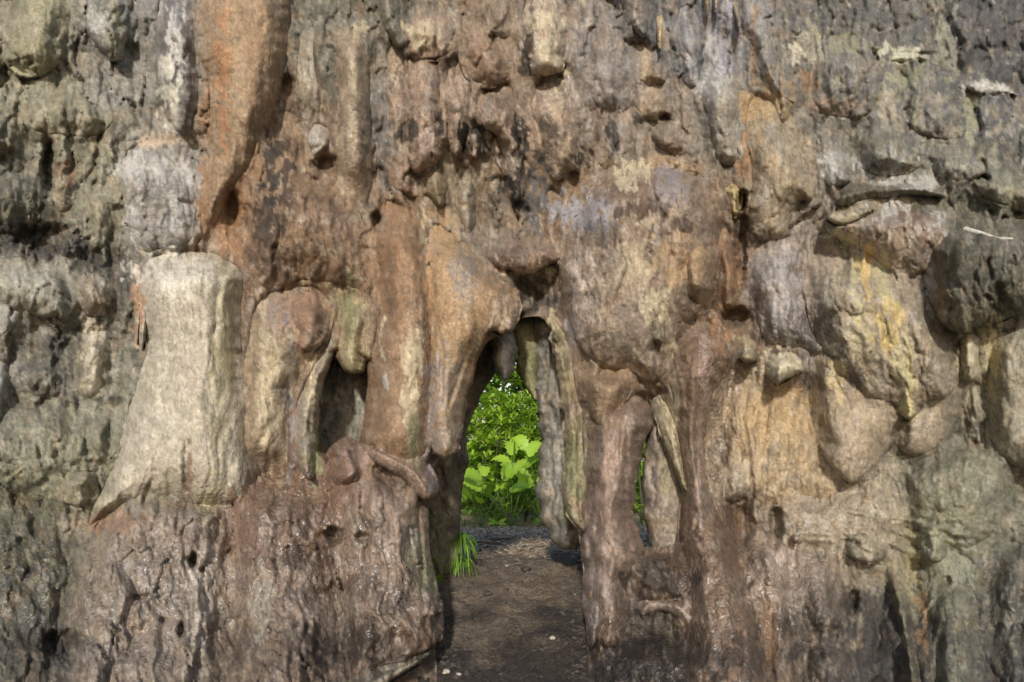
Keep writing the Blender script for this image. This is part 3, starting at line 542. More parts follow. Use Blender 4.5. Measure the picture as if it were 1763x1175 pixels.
# -- centre curtains
fm('rock_drapery', 'knobbly narrow drapery left of the smooth centre teeth', 'drapery', [(656,108),(686,96),(702,130),(706,200),(704,270),(690,300),(676,250),(664,200)], .16, .18, 22, 't', (158,134,112), (128,108,92), k=1.0, flute=1.0)
fm('rock_drapery', 'broad brown drapery with swollen pale foot at centre', 'drapery', [(692,112),(726,96),(760,120),(764,200),(772,262),(752,286),(724,300),(706,298),(694,262),(702,200)], .2, .25, 28, 't', (162,136,114), (134,108,88), k=.7, flute=1.2, bl=.1)
fm('stalactite', 'smooth pinkish tooth left of the black stained tip', 'stalactite', [(756,136),(790,126),(816,150),(814,205),(802,252),(786,276),(770,256),(760,200)], .3, .22, 26, 't', (166,142,120), (146,122,102), k=.4, flute=.9, jit=1.5, bl=.1)
fm('stalactite', 'short black stained tooth in the centre of the curtain', 'stalactite', [(798,212),(838,220),(830,266),(820,277),(804,268)], .26, .14, 16, 't', (150,128,110), None, k=.4, jit=1.5, bl=.1)
fm('rock_drapery', 'wide scalloped drapery above the hanging centre teeth', 'drapery', [(814,174),(850,160),(892,164),(888,215),(902,246),(880,278),(868,252),(850,227),(820,222),(810,196)], .34, .2, 24, 't', (166,140,118), (140,112,94), k=.8, flute=.6, bl=.1)
fm('stalactite', 'slim plain pink tooth beside the black tipped one', 'stalactite', [(836,222),(862,226),(870,292),(861,299),(848,272)], .22, .14, 14, 't', (162,138,118), None, k=.3, jit=1, bl=.1)
fm('stalactite', 'longest centre tooth with a black ringed tip', 'stalactite', [(862,222),(888,218),(907,262),(907,322),(892,352),(876,342),(868,290)], .3, .2, 20, 't', (170,148,128), None, k=.4, flute=.6, jit=1, bl=.1)
fm('rock_curtain', 'big tan curtain of fused teeth right of the black tipped tooth', 'drapery', [(902,196),(930,160),(986,148),(1002,200),(1007,260),(1001,302),(986,292),(962,318),(938,302),(926,250)], .24, .28, 32, 't', (162,138,112), (140,120,104), k=.8, flute=1.2, bl=.1)
fm('rock_curtain', 'pale cracked curtain with black slots at the top centre', 'drapery', [(894,16),(930,2),(966,40),(977,70),(972,122),(942,134),(906,128),(892,80)], .22, .24, 28, 't', (190,168,142), (150,126,104), k=1.2, flute=.8, bl=.1)
fm('rock_lobe', 'small pale lobe right above the tan curtain of teeth', 'rock', [(968,150),(985,140),(1000,165),(1000,196),(988,200),(974,180)], .42, .1, 14, 't', (196,176,156), None, k=.6)
fm('rock_lobe', 'large smooth grey bulge at the top centre right', 'rock', [(1008,66),(1050,44),(1088,70),(1097,120),(1092,182),(1060,198),(1020,188),(1003,140)], .12, .3, 44, 't', (144,132,124), (122,110,104), k=.8, flute=.5)
fm('rock_block', 'angular cream topped block right of the grey bulge', 'rock', [(1090,78),(1122,84),(1152,120),(1148,146),(1100,150),(1088,120)], .16, .2, 22, 't', (178,152,118), (130,112,96), k=.8, flute=.3)
fm('rock_block', 'squarish tan block with a dark hole under it', 'rock', [(1084,156),(1140,147),(1158,165),(1157,206),(1130,217),(1084,192)], .14, .2, 26, 't', (158,134,106), None, k=.7, flute=.4)
fm('rock_lobe', 'left of two small stained lobes under the grey bulge', 'rock', [(1018,206),(1044,196),(1054,230),(1050,280),(1030,296),(1016,262)], .12, .16, 22, 't', (156,136,116), (96,78,64), k=.8)
fm('rock_lobe', 'right of two small stained lobes under the grey bulge', 'rock', [(1058,200),(1090,190),(1100,225),(1090,262),(1070,276),(1056,250)], .14, .16, 22, 't', (150,132,118), (108,92,80), k=.8)
fm('stalactite', 'broad grey stalactite hanging from the top right of centre', 'stalactite', [(1056,-60),(1134,-60),(1122,40),(1114,68),(1096,62),(1074,40)], .2, .22, 26, 't', (140,132,124), (112,108,104), k=.6, flute=1.2)
for i, (P, lb) in enumerate([([(1130,28),(1142,30),(1141,70),(1137,90),(1131,78)], 'thin orange drip stalactite below the broad grey stalactite'),
    ([(1210,-40),(1224,-40),(1222,16),(1217,34),(1212,18)], 'left of two thin yellow stalactites at the top edge'),
    ([(1226,-40),(1241,-40),(1238,14),(1233,30),(1228,14)], 'right of two thin yellow stalactites at the top edge'),
    ([(1260,6),(1272,10),(1276,40),(1274,56),(1267,40)], 'thin pale stalactite right of the yellow pair')]):
    fm('stalactite', lb, 'stalactite', P, .5, .07, 7, 't', (196,166,110), None, k=.15, flute=.3, jit=.6, s=2.0, group='thin drip stalactites', thick=.12, mix=.1)
fm('rock_buttress', 'grey diagonal arm of rock running down from the top right', 'rock', [(1268,14),(1300,4),(1332,60),(1352,138),(1380,184),(1334,170),(1302,124),(1284,80)], .2, .22, 26, 't', (142,136,130), (112,106,100), k=.7, flute=1.0)
fm('rock_drapery', 'white capped cone shaped drapery right of centre', 'drapery', [(1236,118),(1266,144),(1281,166),(1272,222),(1278,292),(1236,304),(1224,242),(1209,190),(1198,150)], .22, .28, 36, 'b', (176,166,148), (130,120,110), k=.6, flute=1.3, fl=.2)
fm('flowstone_column', 'ochre and grey column with broad shoulder right of centre', 'rock column', [(1276,168),(1310,154),(1338,166),(1350,202),(1384,270),(1409,312),(1402,352),(1372,342),(1358,402),(1332,418),(1290,412),(1281,360),(1290,300),(1279,250)], .2, .35, 46, 't', (164,144,112), (140,130,120), k=.8, flute=.8)
fm('stalactite', 'stubby yellow tooth in front of a black cleft', 'stalactite', [(1248,306),(1270,299),(1282,330),(1277,366),(1263,377),(1251,346)], .42, .12, 14, 't', (206,178,112), None, k=.3, mix=.1, bl=.1)
# -- centre columns
fm('flowstone_column', 'brown smooth main column between window and doorway', 'rock column', [(650,336),(690,338),(722,358),(744,420),(762,500),(768,600),(758,700),(744,782),(704,808),(660,796),(625,766),(621,740),(633,680),(630,622),(641,562),(651,500),(644,420)], .34, .5, 60, 't', (150,118,86), (128,98,70), k=.45, flute=.8, thick=.8, mix=.2, fl=.2, lob=.25, clean=.6)
fm('rock_drapery', 'ochre folded drapery hanging over the left of the doorway', 'drapery', [(738,366),(782,394),(822,428),(852,468),(890,488),(897,530),(882,570),(842,586),(826,610),(816,652),(801,702),(797,750),(788,786),(762,794),(736,772),(716,700),(724,600),(719,500),(724,430)], .5, .32, 50, 't', (170,136,94), (150,130,106), k=.5, flute=1.6, thick=.7, mix=.2, fl=.2, lob=.25, clean=.6)
fm('rock_fringe', 'short frilled fringe of rock over the doorway arch', 'drapery', [(826,470),(870,484),(897,500),(896,540),(887,572),(862,580),(850,570),(838,584),(820,560),(818,510)], .86, .1, 14, 't', (180,152,118), (150,122,90), k=.9, flute=2.4, jit=4, thick=.4)
fm('rock_ledge', 'ragged dark lipped ledge above the doorway arch', 'ledge', [(828,430),(860,408),(920,398),(962,418),(968,450),(936,462),(916,477),(880,467),(848,462)], .42, .2, 24, 't', (136,112,94), (104,84,70), k=1.2, flute=.4, jit=5)
fm('stalactite', 'greenish tan tooth in the recess above the doorway', 'stalactite', [(733,288),(767,283),(773,330),(762,362),(745,348),(729,320)], .2, .18, 20, 't', (150,134,100), None, k=.4, flute=.6)
fm('rock_lobe', 'pinkish lobe under the broad brown centre drapery', 'rock', [(672,284),(706,276),(724,310),(720,345),(690,340),(664,322)], .16, .2, 26, 't', (150,122,100), (122,100,82), k=.8)
fm('rock_rib', 'slim upright rib with a black hole beside the tall column', 'rock', [(632,300),(656,290),(664,340),(660,372),(652,400),(640,402),(634,372)], .22, .14, 14, 't', (142,116,92), None, k=.6)
fm('flowstone_column', 'grey brown banded rib in the recess above the doorway', 'rock column', [(785,280),(812,276),(822,340),(820,400),(800,410),(786,372)], .06, .2, 26, 't', (138,124,104), (112,104,92), k=.7, flute=1.0)
fm('flowstone_column', 'slim tan column between recess and the great right pillar', 'rock column', [(930,318),(962,312),(978,340),(966,400),(968,440),(940,430),(926,380)], .16, .22, 26, 't', (144,118,90), (118,98,78), k=.9, flute=1.0)
# -- left lower pillars round the window
fm('flowstone_column', 'pale fluted pillar between cream stalagmite and window', 'rock column', [(440,504),(480,488),(530,484),(562,492),(577,522),(572,562),(556,602),(532,642),(508,692),(504,752),(506,826),(470,836),(418,836),(398,782),(404,692),(414,602),(428,542)], .22, .42, 60, 'tb', (162,142,112), (140,116,90), k=.6, flute=1.3, thick=.6, fl=.24, bl=.2)
fm('rock_lobe', 'smooth pinkish lobe at the head of the fluted pillar', 'rock', [(490,504),(530,488),(568,510),(576,560),(557,597),(520,612),(499,582),(484,540)], .6, .16, 34, 't', (150,120,98), (128,104,90), k=.5, flute=.5)
fm('rock_drapery', 'twisted lilac and cream drapery along the left of the window', 'drapery', [(577,524),(604,502),(588,562),(572,622),(556,662),(548,722),(548,782),(542,830),(520,824),(505,782),(500,722),(515,662),(546,612)], .62, .2, 24, 't', (168,154,132), (146,132,122), k=.5, flute=1.4, thick=.5, lean=.25)
fm('rock_block', 'olive stained hanging block over the window', 'rock', [(594,500),(626,492),(643,540),(634,582),(631,641),(606,647),(585,632),(577,602),(585,562)], .45, .22, 26, 't', (166,150,108), (134,128,76), k=.6, flute=1.2, thick=.5)
fm('rock_boulder', 'dark grey rock standing inside the window opening', 'rock', [(500,600),(640,590),(670,700),(640,830),(520,840),(480,720)], 0, .25, 60, '', (140,138,126), (112,112,102), depth=8.75, k=1.2, flute=.2)
fm('rock_lump', 'rounded brown knob on the sill of the window', 'rock', [(556,800),(566,770),(590,750),(616,760),(640,790),(640,840),(610,862),(570,860),(552,836)], .4, .35, 40, 'b', (142,112,94), (108,80,62), k=1.0, flute=.2)
fm('rock_shoulder', 'smooth rounded shoulder jutting right below the main column', 'rock', [(624,742),(680,766),(730,788),(755,820),(755,850),(736,868),(712,852),(688,822),(650,804),(626,780)], .65, .22, 28, 't', (156,128,108), (130,106,88), k=.5, flute=.3, fl=.2, lob=.25, clean=.6)
fm('flowstone_mound', 'wet glistening pale mound below the cream stalagmite', 'flowstone', [(128,940),(200,868),(262,842),(330,850),(400,846),(410,950),(400,1050),(384,1250),(90,1250),(96,1080),(118,990)], .46, .4, 120, '', (156,138,122), (122,106,94), k=1.5, flute=1.4, thick=.5, fl=.3, s=3.0, jit=9, bl=.9, lob=1.2)
fm('flowstone_mound', 'rust brown wet mound at bottom left of centre', 'flowstone', [(404,838),(470,826),(544,832),(566,880),(566,950),(586,1050),(600,1250),(366,1250),(384,1050),(388,930)], .5, .4, 110, '', (136,114,98), (156,140,124), k=1.5, flute=1.6, thick=.5, fl=.3, s=3.0, jit=9, bl=.9, lob=1.2)
fm('flowstone_mound', 'broad brown mound left of the doorway floor', 'flowstone', [(558,830),(600,800),(650,800),(706,820),(742,860),(737,922),(748,990),(766,1050),(764,1098),(742,1122),(690,1138),(640,1150),(600,1180),(580,1050),(562,950),(553,880)], .46, .4, 100, '', (146,124,108), (120,100,86), k=1.5, flute=1.4, thick=.7, fl=.2, bl=.9, lob=1.2)
fm('rock_ledge', 'pale rimmed ledge at the foot of the brown mound', 'ledge', [(582,1172),(646,1142),(704,1134),(748,1106),(744,1134),(704,1154),(660,1186),(640,1240),(570,1240)], .6, .15, 14, 'b', (156,144,126), (96,84,72), k=.9, flute=.3, fl=.4)
fm('rock_rib', 'short curved pale rib on the right of the brown mound', 'rock', [(684,928),(694,926),(702,960),(710,982),(700,986),(688,970)], .85, .1, 9, '', (160,134,112), None, k=.4, thick=.4)
# -- great right pillar and legs
fm('flowstone_pillar', 'great mottled pillar with domed brow right of the doorway', 'pillar', [(984,372),(1010,330),(1050,300),(1090,266),(1150,260),(1202,288),(1228,340),(1238,400),(1225,470),(1212,540),(1168,566),(1162,604),(1157,642),(1126,664),(1100,656),(1084,642),(1040,642),(1010,622),(984,582),(968,520),(962,450),(972,400)], .42, .5, 90, 't', (152,130,108), (130,110,92), k=.9, flute=.9, thick=.8, fl=.18)
fm('rock_brow', 'crumbling cream crest above the great pillar', 'ledge', [(1080,280),(1110,258),(1160,252),(1200,276),(1222,310),(1190,300),(1150,296),(1110,306),(1088,316)], .3, .14, 18, 't', (164,134,96), (104,84,66), k=1.1, flute=.3, thick=.4)
fm('rock_lobe', 'pale spindle shaped pod on the great pillar', 'rock', [(1108,522),(1134,500),(1156,530),(1162,570),(1158,612),(1142,644),(1120,602),(1106,562)], .92, .14, 22, 'tb', (184,166,132), (146,128,106), k=.6, flute=.6)
fm('rock_lobe', 'hanging brown tongue below the great pillar', 'rock', [(992,606),(1040,628),(1092,634),(1090,672),(1067,712),(1046,740),(1024,737),(1005,692),(998,650)], .66, .2, 26, 't', (144,118,88), (128,102,74), k=.5, flute=1.6, thick=.5, lob=.25, clean=.6)
fm('rock_strip', 'olive sinuous strip edging the right side of the doorway', 'rock column', [(944,520),(966,560),(980,602),(994,650),(1006,702),(1012,780),(1020,850),(1012,925),(990,906),(968,874),(963,832),(975,790),(966,700),(954,622),(946,560)], .4, .1, 34, 't', (150,138,98), (132,112,92), k=1.0, flute=2.2, jit=6, thick=.6, fl=.12)
fm('flowstone_column', 'thick purplish brown leg of rock right of the doorway', 'rock column', [(1008,690),(1045,680),(1084,668),(1104,664),(1120,692),(1122,740),(1108,778),(1090,840),(1093,900),(1112,955),(1086,992),(1088,1050),(1068,1120),(1030,1120),(1008,1050),(1003,962),(1001,900),(1004,800)], .42, .45, 48, 't', (150,124,106), (126,100,84), k=1.0, flute=2.2, thick=.8, fl=.12, jit=6)
fm('rock_spur', 'narrow pointed grey foot at the base of the doorway leg', 'rock', [(1006,1000),(1040,990),(1056,1030),(1044,1070),(1030,1100),(1018,1118),(1008,1090),(1002,1040)], .62, .16, 20, 't', (142,126,120), (92,80,76), k=.9, flute=.6, thick=.6)
fm('rock_strip', 'pale thin strut right of the narrow slit', 'rock column', [(1112,664),(1154,656),(1172,742),(1190,830),(1182,858),(1152,796),(1130,726)], .5, .12, 26, 't', (166,152,120), (140,118,96), k=.6, flute=1.4, thick=.5, lean=-.2)
fm('flowstone_column', 'wet brown spreading column right of the slit', 'rock column', [(1160,566),(1200,528),(1238,556),(1264,602),(1252,640),(1224,690),(1212,762),(1228,850),(1262,922),(1292,1002),(1326,1100),(1344,1250),(1170,1250),(1176,1080),(1178,1000),(1172,900),(1178,830),(1164,740),(1150,682),(1142,640)], .46, .5, 52, 't', (136,108,86), (116,92,74), k=.9, flute=1.1, thick=.8, fl=.12, s=3.0)
fm('flowstone_column', 'upper shaft of smooth tan rock left of the rusty cleft', 'rock column', [(1166,380),(1200,360),(1232,380),(1240,440),(1230,510),(1222,560),(1190,580),(1168,560),(1160,470)], .72, .22, 34, 'tb', (164,136,100), (140,112,82), k=.6, flute=.7)
fm('rock_arch', 'pinkish curved rock rim over a low dark hollow', 'rock', [(1092,1040),(1108,1016),(1140,1004),(1180,1014),(1212,1056),(1222,1104),(1192,1090),(1164,1064),(1142,1052),(1120,1056),(1104,1066)], .36, .2, 20, 't', (164,142,128), (120,100,88), k=.8, flute=.4, thick=.5)
fm('rock_sill', 'dark wet rock sill closing the foot of the slit', 'rock', [(1084,950),(1120,940),(1186,945),(1200,1010),(1170,1040),(1100,1044),(1076,1000)], .3, .3, 36, 't', (74,62,54), (100,80,68), k=1.3, flute=.2)
fm('rock_heap', 'black wet rock heap at the bottom right of the doorway floor', 'rock', [(1040,1090),(1090,1050),(1150,1060),(1200,1100),(1240,1170),(1250,1260),(1030,1260),(1022,1150)], .25, .35, 60, 't', (62,55,50), (84,74,68), k=1.6, flute=.2, s=3.0)
# -- right third
fm('flowstone_column', 'grey lilac arm descending to the white knob', 'rock column', [(1284,418),(1342,398),(1386,400),(1376,460),(1402,540),(1444,602),(1406,624),(1388,604),(1322,604),(1300,562),(1286,500)], .32, .36, 46, 't', (158,148,142), (128,114,106), k=.9, flute=.7, thick=.4, bl=.5)
fm('rock_shaft', 'dark rusty rib in the cleft right of the great pillar', 'rock column', [(1228,376),(1252,366),(1270,410),(1278,470),(1276,520),(1256,540),(1234,520),(1226,450)], .2, .2, 24, 't', (116,86,60), (150,104,58), k=.7, flute=1.0)
fm('rock_lump', 'small cream yellow nub beside the orange stain', 'rock', [(1268,574),(1290,568),(1307,590),(1308,618),(1288,631),(1266,616)], .6, .16, 18, 't', (188,172,132), None, k=.7, mix=.2, bl=.6)
fm('rock_lump', 'white wrinkled knob jutting under the grey arm', 'rock', [(1314,622),(1338,602),(1372,602),(1389,624),(1384,642),(1352,656),(1338,666),(1320,652)], .7, .2, 20, '', (196,182,150), (172,156,128), k=.9, flute=.8, mix=.15, thick=.4, bl=.6)
fm('flowstone_sheet', 'broad tan and yellow panel in the recess below the white knob', 'flowstone', [(1246,668),(1290,634),(1340,650),(1390,640),(1404,720),(1424,792),(1456,836),(1430,868),(1372,856),(1330,880),(1286,862),(1258,790),(1238,724)], .05, .26, 50, '', (172,148,110), (150,122,90), k=1.0, flute=.4, mix=.2, bl=.7)
fm('rock_lump', 'pale oval knob in a dark hollow right of the wet column', 'rock', [(1238,804),(1262,782),(1292,794),(1298,830),(1282,862),(1250,868),(1236,842)], .26, .18, 24, '', (174,156,130), (120,98,78), k=.8, flute=.2)
fm('flowstone_sheet', 'broad pale apron below the broken lobes on the right', 'flowstone', [(1300,868),(1370,850),(1450,850),(1530,800),(1560,860),(1570,930),(1530,990),(1470,960),(1440,1000),(1380,960),(1320,930)], .08, .24, 50, 'b', (166,150,126), (146,130,108), k=.8, flute=.5, mix=.2)
fm('rock_drapery', 'large beige pointed lobe with dark crack under its tip', 'drapery', [(1386,560),(1440,560),(1500,620),(1560,640),(1566,720),(1520,792),(1470,840),(1446,824),(1412,784),(1392,710)], .46, .2, 40, '', (172,152,124), (152,134,114), k=.5, flute=.7, jit=2, lob=.3, clean=.6, bl=.6)
fm('rock_drapery', 'beige rounded lobe right of the large pointed lobe', 'drapery', [(1536,660),(1590,600),(1660,590),(1662,690),(1640,744),(1608,780),(1570,790),(1536,768)], .34, .2, 34, '', (168,150,124), (148,132,110), k=.5, flute=.7, jit=2, lob=.3, clean=.6, bl=.6)
fm('flowstone_mass', 'large grey tan folded mass carrying the yellow streaks', 'flowstone', [(1384,400),(1470,388),(1522,416),(1592,446),(1610,522),(1648,590),(1654,652),(1636,686),(1594,694),(1582,716),(1556,731),(1540,694),(1500,692),(1470,668),(1430,640),(1400,580),(1380,490)], .66, .26, 60, 't', (166,150,124), (144,128,112), k=.8, flute=1.2, lean=-.3, thick=.4, bl=.5)
fm('flowstone_strip', 'short straight yellow ridge on the folded mass', 'flowstone', [(1448,442),(1472,446),(1488,520),(1504,588),(1510,612),(1486,608),(1474,540),(1458,488)], .96, .1, 14, 't', (190,168,118), (204,188,150), k=.8, flute=.6, mix=.08, thick=.3)
fm('flowstone_strip', 'long yellow tongue flowing to the lowest tip on the right', 'flowstone', [(1476,396),(1504,416),(1530,480),(1546,540),(1578,600),(1590,660),(1584,712),(1557,731),(1544,690),(1530,612),(1504,530),(1494,460)], .9, .14, 24, 't', (188,168,120), (174,156,120), k=.8, flute=1.5, lean=-.3, mix=.1, thick=.4)
fm('rock_lobe', 'dark sparkling wedge left of the yellow ridge', 'rock', [(1400,560),(1436,570),(1476,620),(1496,668),(1476,676),(1440,640),(1410,610)], .55, .1, 26, 't', (100,88,86), (150,126,110), k=1.2)
fm('rock_bulge', 'white and rust blotched bulge at the upper right', 'rock', [(1408,398),(1450,352),(1520,328),(1582,328),(1642,350),(1664,400),(1604,474),(1544,484),(1484,432)], .4, .4, 56, 't', (172,154,132), (150,124,100), k=1.1, flute=.4)
fm('rock_ledge', 'curled beige rim above the blotched bulge', 'ledge', [(1412,372),(1440,352),(1490,344),(1530,350),(1500,366),(1470,388),(1440,392)], .62, .12, 14, 't', (168,152,118), (130,118,96), k=.7, flute=.5, bl=.95, lob=.2)
fm('rock_bulge', 'big dark moss green overhang at the right edge', 'rock', [(1594,402),(1640,336),(1700,350),(1830,370),(1830,520),(1744,546),(1704,562),(1682,566),(1662,577),(1630,571),(1604,541),(1588,490)], .72, .5, 60, 't', (88,84,66), (116,106,84), k=1.2, flute=.3, thick=.5, bl=.5)
fm('stalactite', 'stout blunt finger hanging under the dark overhang', 'stalactite', [(1638,560),(1694,556),(1696,620),(1688,652),(1668,663),(1648,647)], .42, .22, 24, 't', (176,162,134), (150,138,116), k=.4, flute=.6, fl=.15, bl=.1)
fm('flowstone_column', 'pale column at the right edge below the dark overhang', 'rock column', [(1698,570),(1760,546),(1840,560),(1840,840),(1752,806),(1706,784),(1690,702),(1694,640)], .3, .36, 46, 't', (156,144,114), (128,122,104), k=.7, flute=.8, fl=.12, lob=.25, clean=.6)
fm('rock_fin', 'slim grey fin behind the blunt finger', 'rock', [(1652,660),(1698,652),(1701,720),(1693,768),(1674,760)], .18, .18, 20, 't', (140,132,112), None, k=.5)
fm('rock_boulder', 'rounded olive grey boulder low at the right', 'boulder', [(1556,804),(1620,766),(1692,760),(1746,790),(1748,850),(1708,932),(1640,954),(1578,924),(1552,862)], .2, .42, 70, '', (118,116,92), (100,98,80), k=1.0, flute=.3)
fm('rock_rib', 'glistening rib with orange streak right of the wet column', 'rock', [(1290,872),(1332,892),(1354,960),(1374,1050),(1390,1250),(1320,1250),(1300,1050),(1284,960)], .3, .28, 30, 't', (146,122,102), (116,92,76), k=1.3, flute=1.0, s=3.0)
fm('rock_rib', 'pale speckled rib below the broad apron', 'rock', [(1350,900),(1420,892),(1444,950),(1456,1030),(1474,1250),(1390,1250),(1382,1050),(1362,960)], .24, .28, 36, 't', (144,126,110), (108,92,80), k=1.3, flute=1.0, s=3.0)
fm('rock_rib', 'thin diagonal olive rib at the lower right', 'rock', [(1516,930),(1546,925),(1556,1000),(1576,1090),(1600,1250),(1566,1250),(1548,1090),(1530,1010)], .34, .2, 18, 't', (146,136,104), (116,108,88), k=.8, flute=1.4, s=3.0)
fm('rock_rib', 'broad grey green rib in the lower right corner', 'rock', [(1596,940),(1630,925),(1662,940),(1684,1000),(1704,1250),(1606,1250),(1590,1060)], .26, .3, 40, 't', (130,128,104), (96,92,80), k=1.2, flute=.9, s=3.0)
fm('rock_slope', 'dim rough grey slope filling the bottom right corner', 'rock', [(1700,920),(1840,880),(1840,1250),(1712,1250),(1690,1040)], .2, .34, 50, 't', (84,82,72), (66,64,60), k=1.5, flute=.5, s=3.0)
# -- grey rock upper right
fm('rock_bulge', 'broad dull grey slab leaning out at the upper right', 'rock', [(1386,60),(1480,50),(1530,90),(1520,200),(1450,212),(1392,190)], .05, .25, 50, 't', (104,100,98), (124,114,94), k=1.2, flute=.5)
fm('rock_bulge', 'dark grey slab under the white ledge at the upper right', 'rock', [(1536,110),(1610,100),(1660,150),(1672,240),(1620,250),(1540,214)], .06, .25, 46, 't', (102,99,98), (126,122,92), k=1.2, flute=.6)
fm('rock_ledge', 'small flat cream ledge on the dark grey wall', 'ledge', [(1520,92),(1560,84),(1602,92),(1600,104),(1556,110),(1528,106)], .12, .07, 9, 't', (188,182,150), (148,142,96), k=.8, flute=.1, thick=.35)
fm('rock_ledge', 'jagged white toothed ledge near the right top corner', 'ledge', [(1660,140),(1688,130),(1692,118),(1702,134),(1730,146),(1760,166),(1726,160),(1700,166),(1666,158)], .14, .07, 9, 't', (196,192,180), (160,158,110), k=.7, flute=.1, thick=.35, jit=2)
fm('rock_cone', 'mossy cone shaped hump under the grey slabs', 'rock', [(1474,256),(1506,212),(1546,212),(1568,250),(1596,278),(1582,304),(1530,314),(1480,304)], .2, .3, 36, 'b', (112,106,86), (150,146,136), k=1.0, flute=.6, bl=.95, lob=.2)
fm('rock_lobe', 'grey crumpled lobe right of the mossy cone', 'rock', [(1590,250),(1640,238),(1690,262),(1704,300),(1660,318),(1604,306)], .16, .22, 32, 't', (124,120,106), (92,88,78), k=1.3, flute=.3, bl=.95, lob=.2)
fm('rock_lobe', 'pale olive crag at the right edge above the dark overhang', 'rock', [(1662,292),(1710,282),(1830,300),(1830,372),(1740,366),(1690,346)], .24, .24, 36, 't', (132,128,100), (96,92,76), k=1.4, flute=.3, bl=.95, lob=.2)
fm('rock_lobe', 'striated olive hump between the mossy cone and blotched bulge', 'rock', [(1426,330),(1460,306),(1540,304),(1610,314),(1640,344),(1570,334),(1500,346),(1440,362)], .3, .2, 24, 't', (112,108,88), (90,86,72), k=1.0, flute=.4, bl=.95, lob=.2)
fm('rock_lobe', 'grey white crumpled lobe left of the mossy cone', 'rock', [(1404,262),(1440,246),(1470,268),(1476,310),(1440,330),(1412,312)], .2, .2, 24, 't', (150,146,140), (106,100,92), k=1.2, flute=.3, bl=.95, lob=.2)
